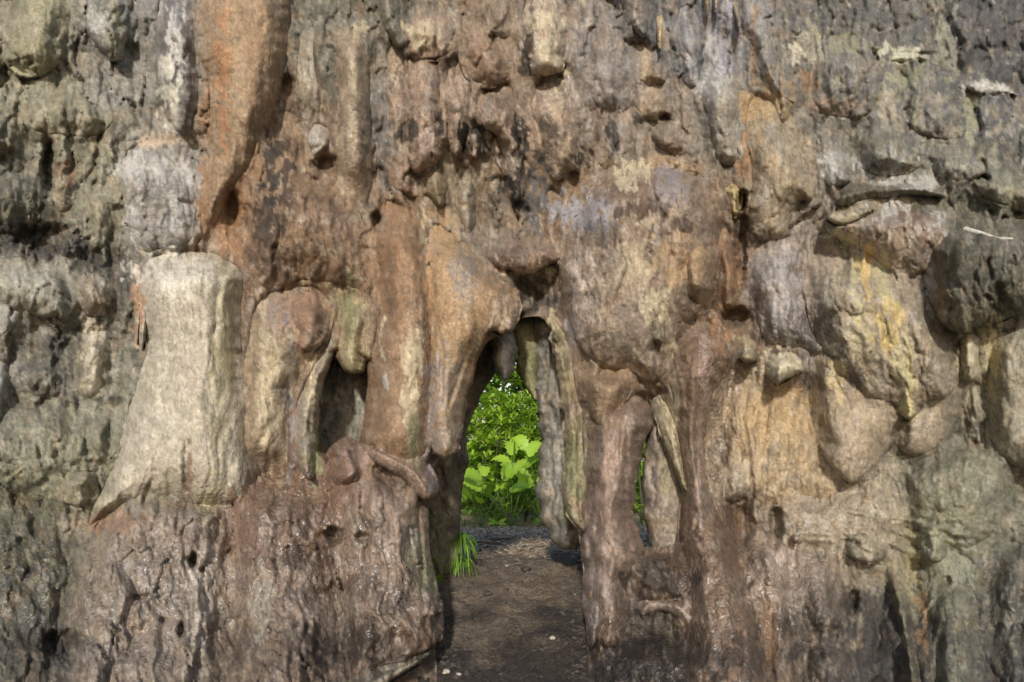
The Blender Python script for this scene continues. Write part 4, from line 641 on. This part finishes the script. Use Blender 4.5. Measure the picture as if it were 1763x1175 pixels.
# -- smaller folds on the mounds and walls
for (nm, lb, ct, P, o, b_, ro, c1, c2) in [
 ('rock_rib','pale glistening rib running down the wet pale mound','rock',[(318,900),(350,892),(392,900),(398,980),(384,1060),(360,1120),(336,1110),(326,1020)],.5,.18,28,(182,164,142),(140,120,100)),
 ('rock_ledge','rough brow with dark underside on the rust brown mound','ledge',[(404,930),(440,900),(500,890),(552,910),(556,950),(510,958),(450,962),(412,960)],.6,.18,22,(128,100,80),(150,130,112)),
 ('rock_rib','fluted grey rib low on the rust brown mound','rock',[(420,990),(450,970),(476,985),(486,1050),(480,1130),(440,1140),(416,1080)],.6,.16,24,(146,132,112),(112,98,84)),
 ('rock_rib','ridge joining the rust brown and broad brown mounds','rock',[(540,845),(562,850),(576,900),(582,960),(596,1010),(580,1020),(560,980),(548,920)],.68,.2,18,(146,128,106),(116,96,78)),
 ('rock_lobe','pitted pinkish swelling in the middle of the broad brown mound','rock',[(580,880),(620,850),(650,880),(660,950),(640,1000),(600,1010),(580,960)],.7,.16,30,(154,126,106),(122,98,80)),
 ('rock_lobe','grey knuckle shaped fold low on the broad brown mound','rock',[(650,1000),(680,985),(704,1010),(700,1060),(676,1074),(652,1050)],.72,.18,20,(134,122,112),(100,88,78)),
 ('rock_lobe','glistening pale fold at the right end of the broad brown mound','rock',[(712,990),(738,980),(756,1020),(758,1060),(728,1070),(706,1040)],.6,.18,20,(156,136,120),(110,90,76)),
 ('rock_rib','grey blue furrowed rib under the smooth shoulder','rock',[(684,850),(716,860),(730,900),(736,960),(712,980),(694,940),(682,890)],.58,.18,20,(136,132,120),(110,100,88)),
 ('rock_lobe','crusty round swelling on the left of the wet pale mound','rock',[(180,960),(230,940),(280,960),(290,1020),(250,1060),(200,1050),(172,1010)],.46,.16,30,(142,126,108),(106,94,82)),
 ('rock_rib','narrow orange stained drip rib at the lower right','rock',[(1304,1020),(1330,1010),(1340,1060),(1336,1120),(1318,1150),(1306,1100)],.54,.14,14,(158,116,78),(130,100,78)),
 ('rock_lobe','glistening boss with brown cap right of the wet column','rock',[(1296,930),(1330,926),(1350,960),(1346,1010),(1316,1016),(1296,980)],.56,.16,18,(168,146,128),(120,94,76)),
 ('rock_lobe','small pale horn beside the black pit','rock',[(1350,890),(1370,880),(1386,900),(1384,934),(1360,936)],.38,.14,14,(188,170,146),None),
 ('rock_drapery','fan of pale folds over a hollow at the lower right','drapery',[(1440,900),(1490,890),(1530,930),(1530,960),(1500,975),(1462,965)],.34,.16,18,(164,150,126),(130,118,98)),
 ('rock_lobe','mottled green boss under the rounded olive boulder','rock',[(1590,905),(1622,905),(1640,940),(1620,975),(1590,965),(1580,930)],.5,.16,20,(140,138,110),(110,108,90)),
 ('rock_lobe','knotted rust cluster above the scalloped drapery','rock',[(780,60),(830,50),(880,90),(886,140),(840,158),(790,130)],.14,.24,30,(146,116,92),(110,86,68)),
 ('rock_lobe','crumbly tan lump left of the pale cracked curtain','rock',[(830,10),(880,0),(892,50),(870,80),(836,60)],.12,.2,24,(140,120,98),(100,90,76)),
 ('rock_rib','slender grey drip rib left of the large grey bulge','rock',[(996,90),(1012,88),(1014,180),(1012,260),(1002,250),(996,160)],.22,.12,9,(140,130,124),None),
 ('rock_rib','violet grey rib right beside the tall round headed column','rock',[(642,110),(662,104),(668,180),(664,260),(650,290),(642,220)],.2,.18,14,(118,112,112),(96,92,92)),
 ('rock_lobe','mottled tan swelling right of the squarish tan block','rock',[(1160,140),(1196,150),(1200,210),(1180,240),(1158,216)],.1,.2,26,(140,122,102),(110,98,86)),
 ('rock_lobe','dark mottled shoulder below the squarish tan block','rock',[(1110,225),(1170,215),(1200,250),(1180,275),(1130,262)],.2,.2,24,(126,108,90),(92,78,66)),
 ('rock_drapery','dark grey streaked drapery under the thin stalactites','drapery',[(1160,40),(1205,36),(1216,100),(1206,160),(1176,150),(1160,100)],.1,.2,26,(112,110,112),(150,146,150)),
 ('rock_lobe','mossy lump at the left edge below the olive egg boulder','rock',[(-40,150),(30,150),(36,220),(20,270),(-40,270)],.08,.2,26,(112,108,84),(86,84,72)),
 ('rock_lobe','rough grey lump right of the black hollow','rock',[(80,390),(140,380),(160,430),(120,450),(84,430)],.06,.2,24,(110,104,88),(80,76,68)),
 ('rock_lobe','low dark swelling left of the upright pale oval lobe','rock',[(20,640),(90,600),(120,640),(110,690),(50,690)],.06,.2,26,(98,94,84),(78,74,68)),
 ('rock_lobe','weathered hump left of the cream stalagmite foot','rock',[(90,800),(140,780),(190,800),(170,850),(140,880),(96,862)],.24,.2,26,(136,130,106),(108,102,86))]:
    fm(nm, lb, ct, P, o, b_, ro * 1.3, 't', c1, c2, k=1.3, flute=1.0, jit=6, mix=.45)
FILLS = composite()
for _i, _r in enumerate(RECS): build(_r, 1131 + 131 * _i)
px, py, D, q, cols, wet = rock_sheet('cave_wall', -260, 2030, -26, 1420, 3.4, lambda x, y: wall_depth(x, y) - fill_at(x, y), [H_DOOR, H_WIN, H_SLIT], 77, 1.1)
wall = make_mesh('cave_wall', to_world(px, py, D), q, cols, wet, origin=False); tag(wall, kind='structure')
top = (py == py.min()); TX = to_world(px[top], py[top], D[top])
# inner face behind the doorway and window, and unseen caps added between both faces to shut out sky light
H_BACK = [(850,640),(880,600),(960,560),(1090,600),(1180,680),(1200,900),(1190,1090),(1180,1500),(770,1500),(785,1100),(795,1010),(790,920),(796,832),(806,798),(800,764),(804,730),(821,700),(832,668)]
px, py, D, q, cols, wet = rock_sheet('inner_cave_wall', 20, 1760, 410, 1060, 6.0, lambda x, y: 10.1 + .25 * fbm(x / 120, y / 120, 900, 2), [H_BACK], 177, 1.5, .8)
inner = make_mesh('inner_cave_wall', to_world(px, py, D), q, cols, np.zeros(len(px)), origin=False); tag(inner, kind='structure')
def slab(name, quad, n=60):
    A, B, C_, D_ = [np.array(p, float) for p in quad]
    u, v = np.meshgrid(np.linspace(0, 1, n), np.linspace(0, 1, n)); u = u.ravel()[:, None]; v = v.ravel()[:, None]
    co = (A * (1 - u) + B * u) * (1 - v) + (D_ * (1 - u) + C_ * u) * v
    co[:, 1] += .1 * fbm(co[:, 0] * 1.3, co[:, 2] * 1.3, 55, 3); co[:, 2] += .1 * fbm(co[:, 0] * 1.5, co[:, 1] * 1.5, 56, 3)
    idx = np.arange(n * n).reshape(n, n); q = np.stack([idx[:-1, :-1], idx[1:, :-1], idx[1:, 1:], idx[:-1, 1:]], -1).reshape(-1, 4)
    c = np.tile(lin((105, 100, 92)), (n * n, 1)) * np.clip(1 + .3 * fbm(co[:, 0] * 2, co[:, 1] * 2 + co[:, 2], 57, 3), .4, 1.6)[:, None]
    return tag(make_mesh(name, co, q, c, np.zeros(n * n), origin=False), kind='structure')
nT = 24; tt = np.linspace(0, 1, nT)[:, None, None]; far = np.stack([TX[:, 0], np.full(len(TX), 10.6), np.full(len(TX), 4.0)], -1)  # unseen cap added to keep the cavity dark, sloped so the sun clears it
rc = ((TX[None] + [0, .02, -.02]) * (1 - tt) + far[None] * tt).reshape(-1, 3); rc[:, 2] += np.repeat(np.sin(np.linspace(0, math.pi, nT)), len(TX)) * .08 * fbm(rc[:, 0] * 1.5, rc[:, 1] * 1.5, 56, 3)
ix = np.arange(len(rc)).reshape(nT, -1); rq = np.stack([ix[:-1, :-1], ix[1:, :-1], ix[1:, 1:], ix[:-1, 1:]], -1).reshape(-1, 4)
tag(make_mesh('unseen_roof_cap', rc, rq, np.tile(lin((105, 100, 92)), (len(rc), 1)), np.zeros(len(rc)), origin=False), kind='structure')
slab('unseen_side_cap', [(-6.2, 7.6, 6.0), (-6.2, 10.6, 4.0), (-6.2, 10.6, -.6), (-6.2, 7.6, -.6)], 40)  # unseen side caps added to keep light out of the cavity
slab('unseen_side_cap', [(6.1, 7.2, 6.0), (6.1, 10.6, 4.0), (6.1, 10.6, -.6), (6.1, 7.2, -.6)], 40)

print('formations', len(FORM), sum(len(o.data.polygons) for o in FORM) + len(wall.data.polygons) + len(inner.data.polygons) + len(ground.data.polygons))

# ------------------------------------------------------------------ plants beyond the doorway
def leaf_material(name, c_a, c_b, trans=.45, rough=.4):
    g = NT(name)
    oi = g.n('ShaderNodeAttribute', attribute_name='Tone')
    c = g.mixc(oi.outputs['Fac'], c_a, c_b)
    p = g.n('ShaderNodeBsdfPrincipled'); g.l(c, p.inputs['Base Color']); p.inputs['Roughness'].default_value = rough
    t = g.n('ShaderNodeBsdfTranslucent'); c2 = g.mixc(1.0, c, (1.5, 1.35, .5), 'MULTIPLY'); g.l(c2, t.inputs[0])
    m = g.n('ShaderNodeMixShader'); m.inputs[0].default_value = trans; g.l(p.outputs[0], m.inputs[1]); g.l(t.outputs[0], m.inputs[2]); g.l(m.outputs[0], g.out.inputs[0])
    return g.m
def plain(name, c, rough=.8):
    g = NT(name); p = g.n('ShaderNodeBsdfPrincipled'); g.l(p.outputs[0], g.out.inputs[0]); p.inputs['Roughness'].default_value = rough
    pos = g.n('ShaderNodeNewGeometry').outputs['Position']
    k = g.noise(pos, 30, 5, .6); g.l(g.mixc(g.rng(k, .3, .7, 0, 1), tuple(v * .65 for v in c), tuple(min(1, v * 1.3) for v in c)), p.inputs['Base Color'])
    return g.m
M_FERN = leaf_material('fern_leaf', (.12, .25, .02), (.37, .54, .05), .35, .35)
M_BUSH = leaf_material('bush_leaf', (.13, .27, .02), (.50, .66, .09), .4, .4)
M_TREE = leaf_material('forest_leaf', (.06, .16, .015), (.26, .42, .04), .35, .45)
M_STEM = plain('stem_bark', (.09, .075, .045)); M_STALK = plain('green_stalk', (.10, .17, .03)); M_TWIG = plain('dead_wood', (.16, .11, .075))

def leaf_strip(base, dirv, up, L, Wd, droop, n=5, serr=0.0, fold=.18):
    """one leaf blade: vertices (list) and quads; bends down along its length"""
    d = Vector(dirv).normalized(); side = d.cross(Vector(up))
    if side.length < 1e-4: side = Vector((1, 0, 0))
    side.normalize(); nrm = side.cross(d).normalized(); vs = []; fs = []
    for i in range(n + 1):
        t = i / n; wd = Wd * (math.sin(math.pi * (0.08 + .9 * t ** .8)) ** .8) * .5
        if serr and 0 < i < n: wd *= 1 + (serr if i % 2 else -serr)
        c = Vector(base) + d * (L * t * (1 - .25 * droop * t)) + Vector((0, 0, -1)) * (droop * L * t * t * .6)
        vs += [c - side * wd + nrm * wd * fold, c, c + side * wd + nrm * wd * fold]
    for i in range(n):
        a = i * 3; fs += [(a, a + 1, a + 4, a + 3), (a + 1, a + 2, a + 5, a + 4)]
    return vs, fs
def tube(pts, r0, r1, n=6):
    vs = []; fs = []
    for i, p in enumerate(pts):
        t = i / (len(pts) - 1); r = r0 + (r1 - r0) * t
        d = (Vector(pts[min(i + 1, len(pts) - 1)]) - Vector(pts[max(i - 1, 0)])).normalized(); a = d.orthogonal().normalized(); b = d.cross(a)
        for j in range(n):
            th = 2 * math.pi * j / n; vs.append(Vector(p) + a * (r * math.cos(th)) + b * (r * math.sin(th)))
    for i in range(len(pts) - 1):
        for j in range(n): fs.append((i * n + j, i * n + (j + 1) % n, (i + 1) * n + (j + 1) % n, (i + 1) * n + j))
    return vs, fs
def simple(name, vs, fs, mat, par=None, tones=None, smooth=True, link=True):
    me = bpy.data.meshes.new(name); me.from_pydata([tuple(v) for v in vs], [], fs); me.materials.append(mat)
    for p in me.polygons: p.use_smooth = smooth
    if tones is not None:
        a = me.attributes.new('Tone', 'FLOAT', 'POINT'); a.data.foreach_set('value', np.asarray(tones, np.float32))
    ob = bpy.data.objects.new(name, me); COL.objects.link(ob)
    if par is not None: ob.parent = par
    return ob
def empty(name, loc):
    o = bpy.data.objects.new(name, None); COL.objects.link(o); o.location = loc; o.empty_display_size = .1; return o
def gz(x, y): return float(ground_z(np.array([x]), np.array([y]))[0])
def at(px, py, d): return Vector(((px - CX) * d / F, d, CAM_H + (HY - py) * d / F))

def big_fern(name, label, cat, x, y, n, L, Wd, seed, spread=.8, stalk=.35, group=None, aim=None):
    r = random.Random(seed); root = tag(empty(name, (x, y, gz(x, y))), label, cat, group)
    for i in range(n):
        az = 2 * math.pi * (i + r.uniform(-.3, .3)) / n; el = r.uniform(.75, 1.25)
        d = Vector((math.cos(az) * math.cos(el) * spread, math.sin(az) * math.cos(el) * spread, math.sin(el))).normalized()
        h = stalk * r.uniform(.6, 1.3); b0 = Vector((0, 0, 0)); b1 = d * h
        vs, fs = tube([b0, b1 * .5 + Vector((0, 0, .02)), b1], .012, .008, 5); simple('stalk', vs, fs, M_STALK, root)
        dd = Vector((d.x * 1.5, d.y * 1.5 - .15, d.z * .75)).normalized()
        ll = L * r.uniform(.7, 1.2); lf, ff = leaf_strip(b1, dd, (r.uniform(-.5, .5), -.6, .7), ll, Wd * r.uniform(.8, 1.15), r.uniform(.25, .8), 12, .16)
        t0 = r.uniform(.1, 1); simple('leaf', lf, ff, M_FERN, root, [min(1, max(0, t0 + (.18 if q % 3 == 1 else 0) + r.uniform(-.08, .08))) for q in range(len(lf))])
    return root
def bush(name, label, cat, x, y, h, rx, nleaf, L, Wd, mat, seed, group=None, trunk=.03):
    r = random.Random(seed); z = gz(x, y); root = tag(empty(name, (x, y, z)), label, cat, group)
    sv, sf = [], []; tips = []
    for k in range(7):
        az = r.uniform(0, 6.28); rr = rx * r.uniform(.3, .95); top = Vector((math.cos(az) * rr, math.sin(az) * rr * .8, h * r.uniform(.55, 1)))
        pts = [Vector((0, 0, -.03)), Vector((top.x * .2, top.y * .2, top.z * .35)), Vector((top.x * .6, top.y * .6, top.z * .7)), top]
        v, f = tube(pts, trunk, trunk * .25, 5); o = len(sv); sv += v; sf += [tuple(i + o for i in q) for q in f]; tips.append(pts)
    simple('stem', sv, sf, M_STEM, root)
    lv, lf, tn = [], [], []
    nclump = max(12, nleaf // 9)
    for c in range(nclump):
        u = r.random() ** .5; az = r.uniform(0, 6.28); zz = h * (0.08 + .95 * r.random()); prof = math.sin(math.pi * min(1, max(.08, zz / h * .8 + .12))) ** .6
        c0 = Vector((math.cos(az) * rx * u * prof, math.sin(az) * rx * u * prof * .8, zz)); base_t = r.uniform(0, .9); a0 = r.uniform(0, 6.28)
        for k in range(9):
            a = a0 + k * 2.4 + r.uniform(-.4, .4); el = r.uniform(-.1, 1.0)
            d = Vector((math.cos(a) * math.cos(el), math.sin(a) * math.cos(el), math.sin(el)))
            vs, fs = leaf_strip(c0 + d * L * .2 + Vector((r.uniform(-1, 1), r.uniform(-1, 1), r.uniform(-1, 1))) * L * .3, d, (0, 0, 1), L * r.uniform(.6, 1.3), Wd * r.uniform(.7, 1.2), r.uniform(.1, .7), 3, 0, .2)
            o = len(lv); lv += vs; lf += [tuple(i + o for i in q) for q in fs]; tn += [min(1, max(0, base_t + r.uniform(-.25, .3)))] * len(vs)
    simple('foliage', lv, lf, mat, root, tn)
    return root
def at_ground(px, d): return (px - CX) * d / F
big_fern('broad_leaf_fern', 'large bright green broad leaved fern in the middle of the doorway view', 'fern', at_ground(880, 24.6), 24.6, 16, 1.31, 0.419, 3, .95, 1.85)
big_fern('broad_leaf_fern', 'light green broad leaved fern at the left of the doorway view', 'fern', at_ground(828, 24.0), 24.0, 12, 0.98, 0.341, 5, .95, 1.35)
big_fern('broad_leaf_fern', 'yellow green fern half hidden behind the right doorway column', 'fern', at_ground(935, 25.3), 25.3, 13, 1.31, 0.419, 8, .9, 2.1)
big_fern('seedling', 'small upright seedling with few leaves at left doorway edge', 'seedling', at_ground(799, 23.1), 23.1, 5, 0.31, 0.157, 12, .6, 0.39)
big_fern('seedling', 'low sprawling green sprout on the litter under the ferns', 'seedling', at_ground(855, 23.4), 23.4, 7, 0.37, 0.118, 15, 1.0, 0.13)
big_fern('seedling', 'little green sprout beside the foot of the right doorway column', 'seedling', at_ground(930, 23.3), 23.3, 5, 0.29, 0.118, 19, .7, 0.24)
bush('leafy_shrub', 'glossy narrow leaved shrub rising above the broad ferns', 'shrub', at_ground(845, 26.7), 26.7, 4.19, 1.44, 2200, 0.341, 0.105, M_BUSH, 21)
bush('leafy_shrub', 'bright feathery shrub on the right above the ferns', 'shrub', at_ground(905, 27.4), 27.4, 4.19, 1.44, 2200, 0.262, 0.072, M_BUSH, 22)
bush('leafy_shrub', 'low shady shrub filling the ground behind the ferns', 'shrub', at_ground(870, 26.2), 26.2, 1.83, 1.57, 1200, 0.210, 0.079, M_TREE, 23)
bush('leafy_shrub', 'small green shrub seen through the narrow right slit', 'shrub', at_ground(1105, 26.2), 26.2, 2.88, 1.18, 1100, 0.236, 0.079, M_BUSH, 24)
bush('leafy_shrub', 'shrub left of the doorway view mostly hidden by the jamb', 'shrub', at_ground(730, 26.5), 26.5, 3.14, 1.18, 900, 0.236, 0.079, M_BUSH, 25)
bush('leafy_shrub', 'shrub between doorway view and slit hidden by the columns', 'shrub', at_ground(1010, 27.0), 27.0, 3.01, 1.18, 900, 0.236, 0.079, M_BUSH, 26)
k = 0
for (x, y, h, rx, lb) in [(-2.88, 30.8, 7.3, 2.36, 'dark leafy forest tree behind the left of the doorway'), (-0.52, 31.4, 7.9, 2.36, 'tall forest tree with yellow green top in the doorway'), (1.83, 30.9, 7.6, 2.36, 'dark forest tree behind the right doorway column'),
                          (4.19, 31.2, 7.3, 2.36, 'forest tree seen dimly through the narrow slit'), (-5.76, 32.1, 7.3, 2.49, 'forest tree beyond the left jamb'), (6.81, 32.1, 7.3, 2.49, 'forest tree right of the slit')]:
    k += 1; bush('forest_tree', lb, 'tree', x, y, h, rx, 3600, .40, .15, M_TREE, 40 + k, 'trees behind the doorway', .08)
# dense forest beyond, one mass
r = random.Random(99); lv, lf, tn = [], [], []
for i in range(15000):
    x = r.uniform(-16, 17); y = r.uniform(35, 40); z = r.uniform(-1.6, 10)
    a = r.uniform(0, 6.28); el = r.uniform(-.3, 1); d = Vector((math.cos(a) * math.cos(el), math.sin(a) * math.cos(el), math.sin(el)))
    vs, fs = leaf_strip((x, y, z), d, (0, 0, 1), r.uniform(.7, 1.2), r.uniform(.35, .6), .4, 2)
    o = len(lv); lv += vs; lf += [tuple(i + o for i in q) for q in fs]; tn += [r.random() * .8] * len(vs)
tag(simple('far_forest', lv, lf, M_TREE, None, tn), 'dense green forest foliage far beyond the doorway', 'forest', kind='stuff')

# ------------------------------------------------------------------ leaf litter, stones, small growth
g = NT('dead_leaf'); oi = g.n('ShaderNodeAttribute', attribute_name='Tone'); p = g.n('ShaderNodeBsdfPrincipled'); g.l(g.mixc(oi.outputs['Fac'], (.18, .11, .06), (.74, .58, .40)), p.inputs['Base Color']); p.inputs['Roughness'].default_value = .7; g.l(p.outputs[0], g.out.inputs[0]); M_DEAD = g.m
r = random.Random(5); lv, lf, tn = [], [], []
for i in range(15000):
    y = r.uniform(8.4, 26); x = r.uniform(-2.2, 4.5)
    if r.random() > max(.06, (y - 9.4) / 4.0): continue
    a = r.uniform(0, 6.28); d = Vector((math.cos(a), math.sin(a), r.uniform(-.1, .35)))
    vs, fs = leaf_strip((x, y, gz(x, y) + .008), d, (0, 0, 1), r.uniform(.06, .18), r.uniform(.03, .08), .2, 2, 0, .4)
    o = len(lv); lv += vs; lf += [tuple(i + o for i in q) for q in fs]; tn += [r.random() ** 1.6] * len(vs)
tag(simple('leaf_litter', lv, lf, M_DEAD, None, tn), 'scattered dry leaf litter on the earth beyond the doorway', 'leaf litter', kind='stuff')
def stick(label, pts, r0, r1):
    P = [Vector((x, y, gz(x, y) + r0 * .7 + h)) for x, y, h in pts]; o = P[0].copy()
    vs, fs = tube([p - o for p in P], r0, r1, 6); ob = simple('fallen_stick', vs, fs, M_TWIG); ob.location = o; tag(ob, label, 'stick')
stick('crooked dead stick lying on the litter left in the doorway', [(-.85, 12.4, 0), (-.5, 12.6, .03), (-.25, 12.55, .02), (0, 12.8, 0)], .022, .012)
stick('short dark stick lying deeper among the litter', [(-.4, 13.6, 0), (.0, 13.8, .03), (.35, 13.7, 0)], .02, .01)
M_PEB = plain('pale_pebble', (.36, .31, .25), .8); M_PEBD = plain('dark_pebble', (.05, .04, .032), .8)
def pebble(px, d, r_, mat, label, seed, group=None):
    rr = np.random.default_rng(seed); x = (px - CX) * d / F; vs = []; fs = []; nu, nv = 10, 7
    for j in range(nv):
        ph = math.pi * j / (nv - 1)
        for i in range(nu):
            th = 2 * math.pi * i / nu; rad = r_ * (1 + .25 * math.sin(3 * th + seed) * math.sin(ph) + .15 * math.cos(2 * th + 2 * ph + seed * 2))
            vs.append((rad * math.sin(ph) * math.cos(th) * 1.3, rad * math.sin(ph) * math.sin(th), rad * .6 * math.cos(ph) + r_ * .35))
    for j in range(nv - 1):
        for i in range(nu): fs.append((j * nu + i, (j + 1) * nu + i, (j + 1) * nu + (i + 1) % nu, j * nu + (i + 1) % nu))
    ob = simple('pebble', vs, fs, mat); ob.location = (x, d, gz(x, d)); ob.rotation_euler = (0, 0, seed); tag(ob, label, 'pebble', group)
_fy = np.arange(4.5, 20, .02); _fp = HY + (CAM_H - ground_z(0 * _fy, _fy)) / _fy * F      # floor rows seen down the middle of the doorway
def fd(py):
    return float(_fy[np.argmin(np.abs(_fp - py))])
pebble(952, fd(1110), .028, M_PEB, 'pale tan pebble alone on the dark floor', 1)
pebble(768, fd(1162), .035, M_PEB, 'whitish stone at the bottom edge beside the mound ledge', 2)
pebble(790, fd(1166), .022, M_PEB, 'tiny pale pebble right of the whitish stone', 3)
pebble(968, fd(1054), .03, M_PEBD, 'dull brown pebble nearer the doorway leg', 4)
pebble(840, fd(1035), .045, M_PEBD, 'dark lump of earth on the floor left in the doorway', 5)
pebble(905, fd(985), .05, M_PEBD, 'dark stone on the brown soil in mid doorway', 6)
r = random.Random(31); group = 'small dark clods on the doorway floor'
for i in range(9):
    pebble(r.uniform(815, 990), fd(r.uniform(955, 1120)), r.uniform(.012, .028), M_PEBD, 'small dark clod on the doorway floor', 60 + i, group)

r = random.Random(77); lv, lf = [], []
for i in range(420):
    side = r.random() < .5; py_ = r.uniform(960, 1172); d_ = fd(py_)
    pxx = (r.gauss(770, 14) if side else r.gauss(1000, 14)) if r.random() < .6 else r.uniform(760, 1010)
    x = (pxx - CX) * d_ / F; rad = r.uniform(.006, .022) * (1.6 if r.random() < .1 else 1); o = len(lv)
    ang = r.uniform(0, 6); z0 = gz(x, d_)
    for j, (a, zz, q) in enumerate([(0, -.3, 1), (1.6, -.3, .8), (3.2, -.3, 1.1), (4.7, -.3, .9), (.5, .6, .7), (2.2, .8, .6), (3.9, .5, .7)]):
        lv.append(Vector((x + rad * q * 1.3 * math.cos(a + ang), d_ + rad * q * math.sin(a + ang), z0 + rad * zz)))
    lf += [(o, o + 1, o + 5, o + 4), (o + 1, o + 2, o + 5), (o + 2, o + 3, o + 6, o + 5), (o + 3, o, o + 4, o + 6), (o + 4, o + 5, o + 6)]
tag(simple('rubble', lv, lf, plain('rubble_stone', (.05, .042, .034), .9), None, None, False), 'loose rubble and crumbs of earth on the doorway floor', 'rubble', kind='stuff')
bpy.context.view_layer.update()
dg = bpy.context.evaluated_depsgraph_get()
def hit(px, py):
    d = Vector(((px - CX) / F, 1, (HY - py) / F)).normalized(); ok, loc, nor, *_ = S.ray_cast(dg, cam.location, d)
    return (loc, nor) if ok else (at(px, py, 8), Vector((0, -1, 0)))
# spider on the main column
loc, nor = hit(740, 455); q_ = nor.to_track_quat('Z', 'Y')
M_SPI = plain('spider_body', (.02, .016, .014), .5)
root = tag(empty('spider', loc), 'small dark long legged spider on the ochre drapery left of the doorway', 'spider'); root.rotation_mode = 'QUATERNION'; root.rotation_quaternion = q_
def ball(c, rx, ry, rz, nu=10, nv=7):
    vs = []; fs = []
    for j in range(nv):
        ph = math.pi * j / (nv - 1)
        for i in range(nu): th = 2 * math.pi * i / nu; vs.append((c[0] + rx * math.sin(ph) * math.cos(th), c[1] + ry * math.sin(ph) * math.sin(th), c[2] + rz * math.cos(ph)))
    for j in range(nv - 1):
        for i in range(nu): fs.append((j * nu + i, (j + 1) * nu + i, (j + 1) * nu + (i + 1) % nu, j * nu + (i + 1) % nu))
    return vs, fs
simple('abdomen', *ball((0, -.011, .012), .007, .011, .007), M_SPI, root); simple('head', *ball((0, .006, .011), .005, .007, .005), M_SPI, root)
for s_ in (-1, 1):
    for a in (35, 55, 125, 145):
        ca, sa = math.cos(math.radians(a - 90)) * s_, math.sin(math.radians(a - 90))
        vs, fs = tube([(0, .004, .011), (ca * .018, sa * .018, .024), (ca * .045, sa * .045, .002)], .0022, .0014, 5); simple('leg', vs, fs, M_SPI, root)
# white sliver of rock on the dark overhang
P = [hit(x, y)[0] + Vector((0, -.012, 0)) for x, y in ((1660, 396), (1684, 402), (1704, 408), (1722, 411), (1742, 412))]; o = P[0].copy()
vs, fs = tube([p - o for p in P], .024, .008, 8); me_ = simple('rock_sliver', vs, fs, plain('white_calcite', (.40, .37, .31), .9)); me_.location = o
tag(me_, 'thin white sliver of rock on the dark overhang', 'rock')
# growth on the left jamb of the doorway
def tuft(name, label, cat, px, py, n, L, Wd, mat, seed, droop=1.0, el=(.2, 1.0)):
    loc, nor = hit(px, py); r = random.Random(seed); root = tag(empty(name, loc), label, cat)
    for i in range(n):
        a = r.uniform(-2.4, -.4); e = r.uniform(*el); d = Vector((math.cos(a) * math.cos(e), math.sin(a) * math.cos(e), math.sin(e)))
        off = Vector((r.uniform(-.05, .05), 0, r.uniform(-.04, .04)))
        vs, fs = leaf_strip(off, d, (0, 0, 1), L * r.uniform(.6, 1.2), Wd * r.uniform(.7, 1.2), droop * r.uniform(.6, 1.3), 6); simple('leaf', vs, fs, mat, root, [r.uniform(.1, .8)] * len(vs))
tuft('grass_tuft', 'drooping grass tuft on the foot of the left doorway jamb', 'grass', 792, 930, 60, .42, .02, M_TREE, 3, 1.3)
tuft('grass_tuft', 'thin grass wisps trailing over the dark floor by the jamb', 'grass', 790, 965, 34, .34, .016, M_TREE, 4, 1.3)
tuft('creeping_plant', 'small green creeping plant on the right flank of the brown mound', 'plant', 757, 1000, 12, .13, .06, M_BUSH, 6, .7)
tuft('creeping_plant', 'pair of pale leaves sprouting above the creeping plant', 'plant', 748, 965, 6, .14, .06, M_FERN, 7, .8)
tuft('moss_tuft', 'dark green moss tuft hanging below the smooth shoulder', 'moss', 742, 885, 14, .10, .03, M_TREE, 8, 1.0)
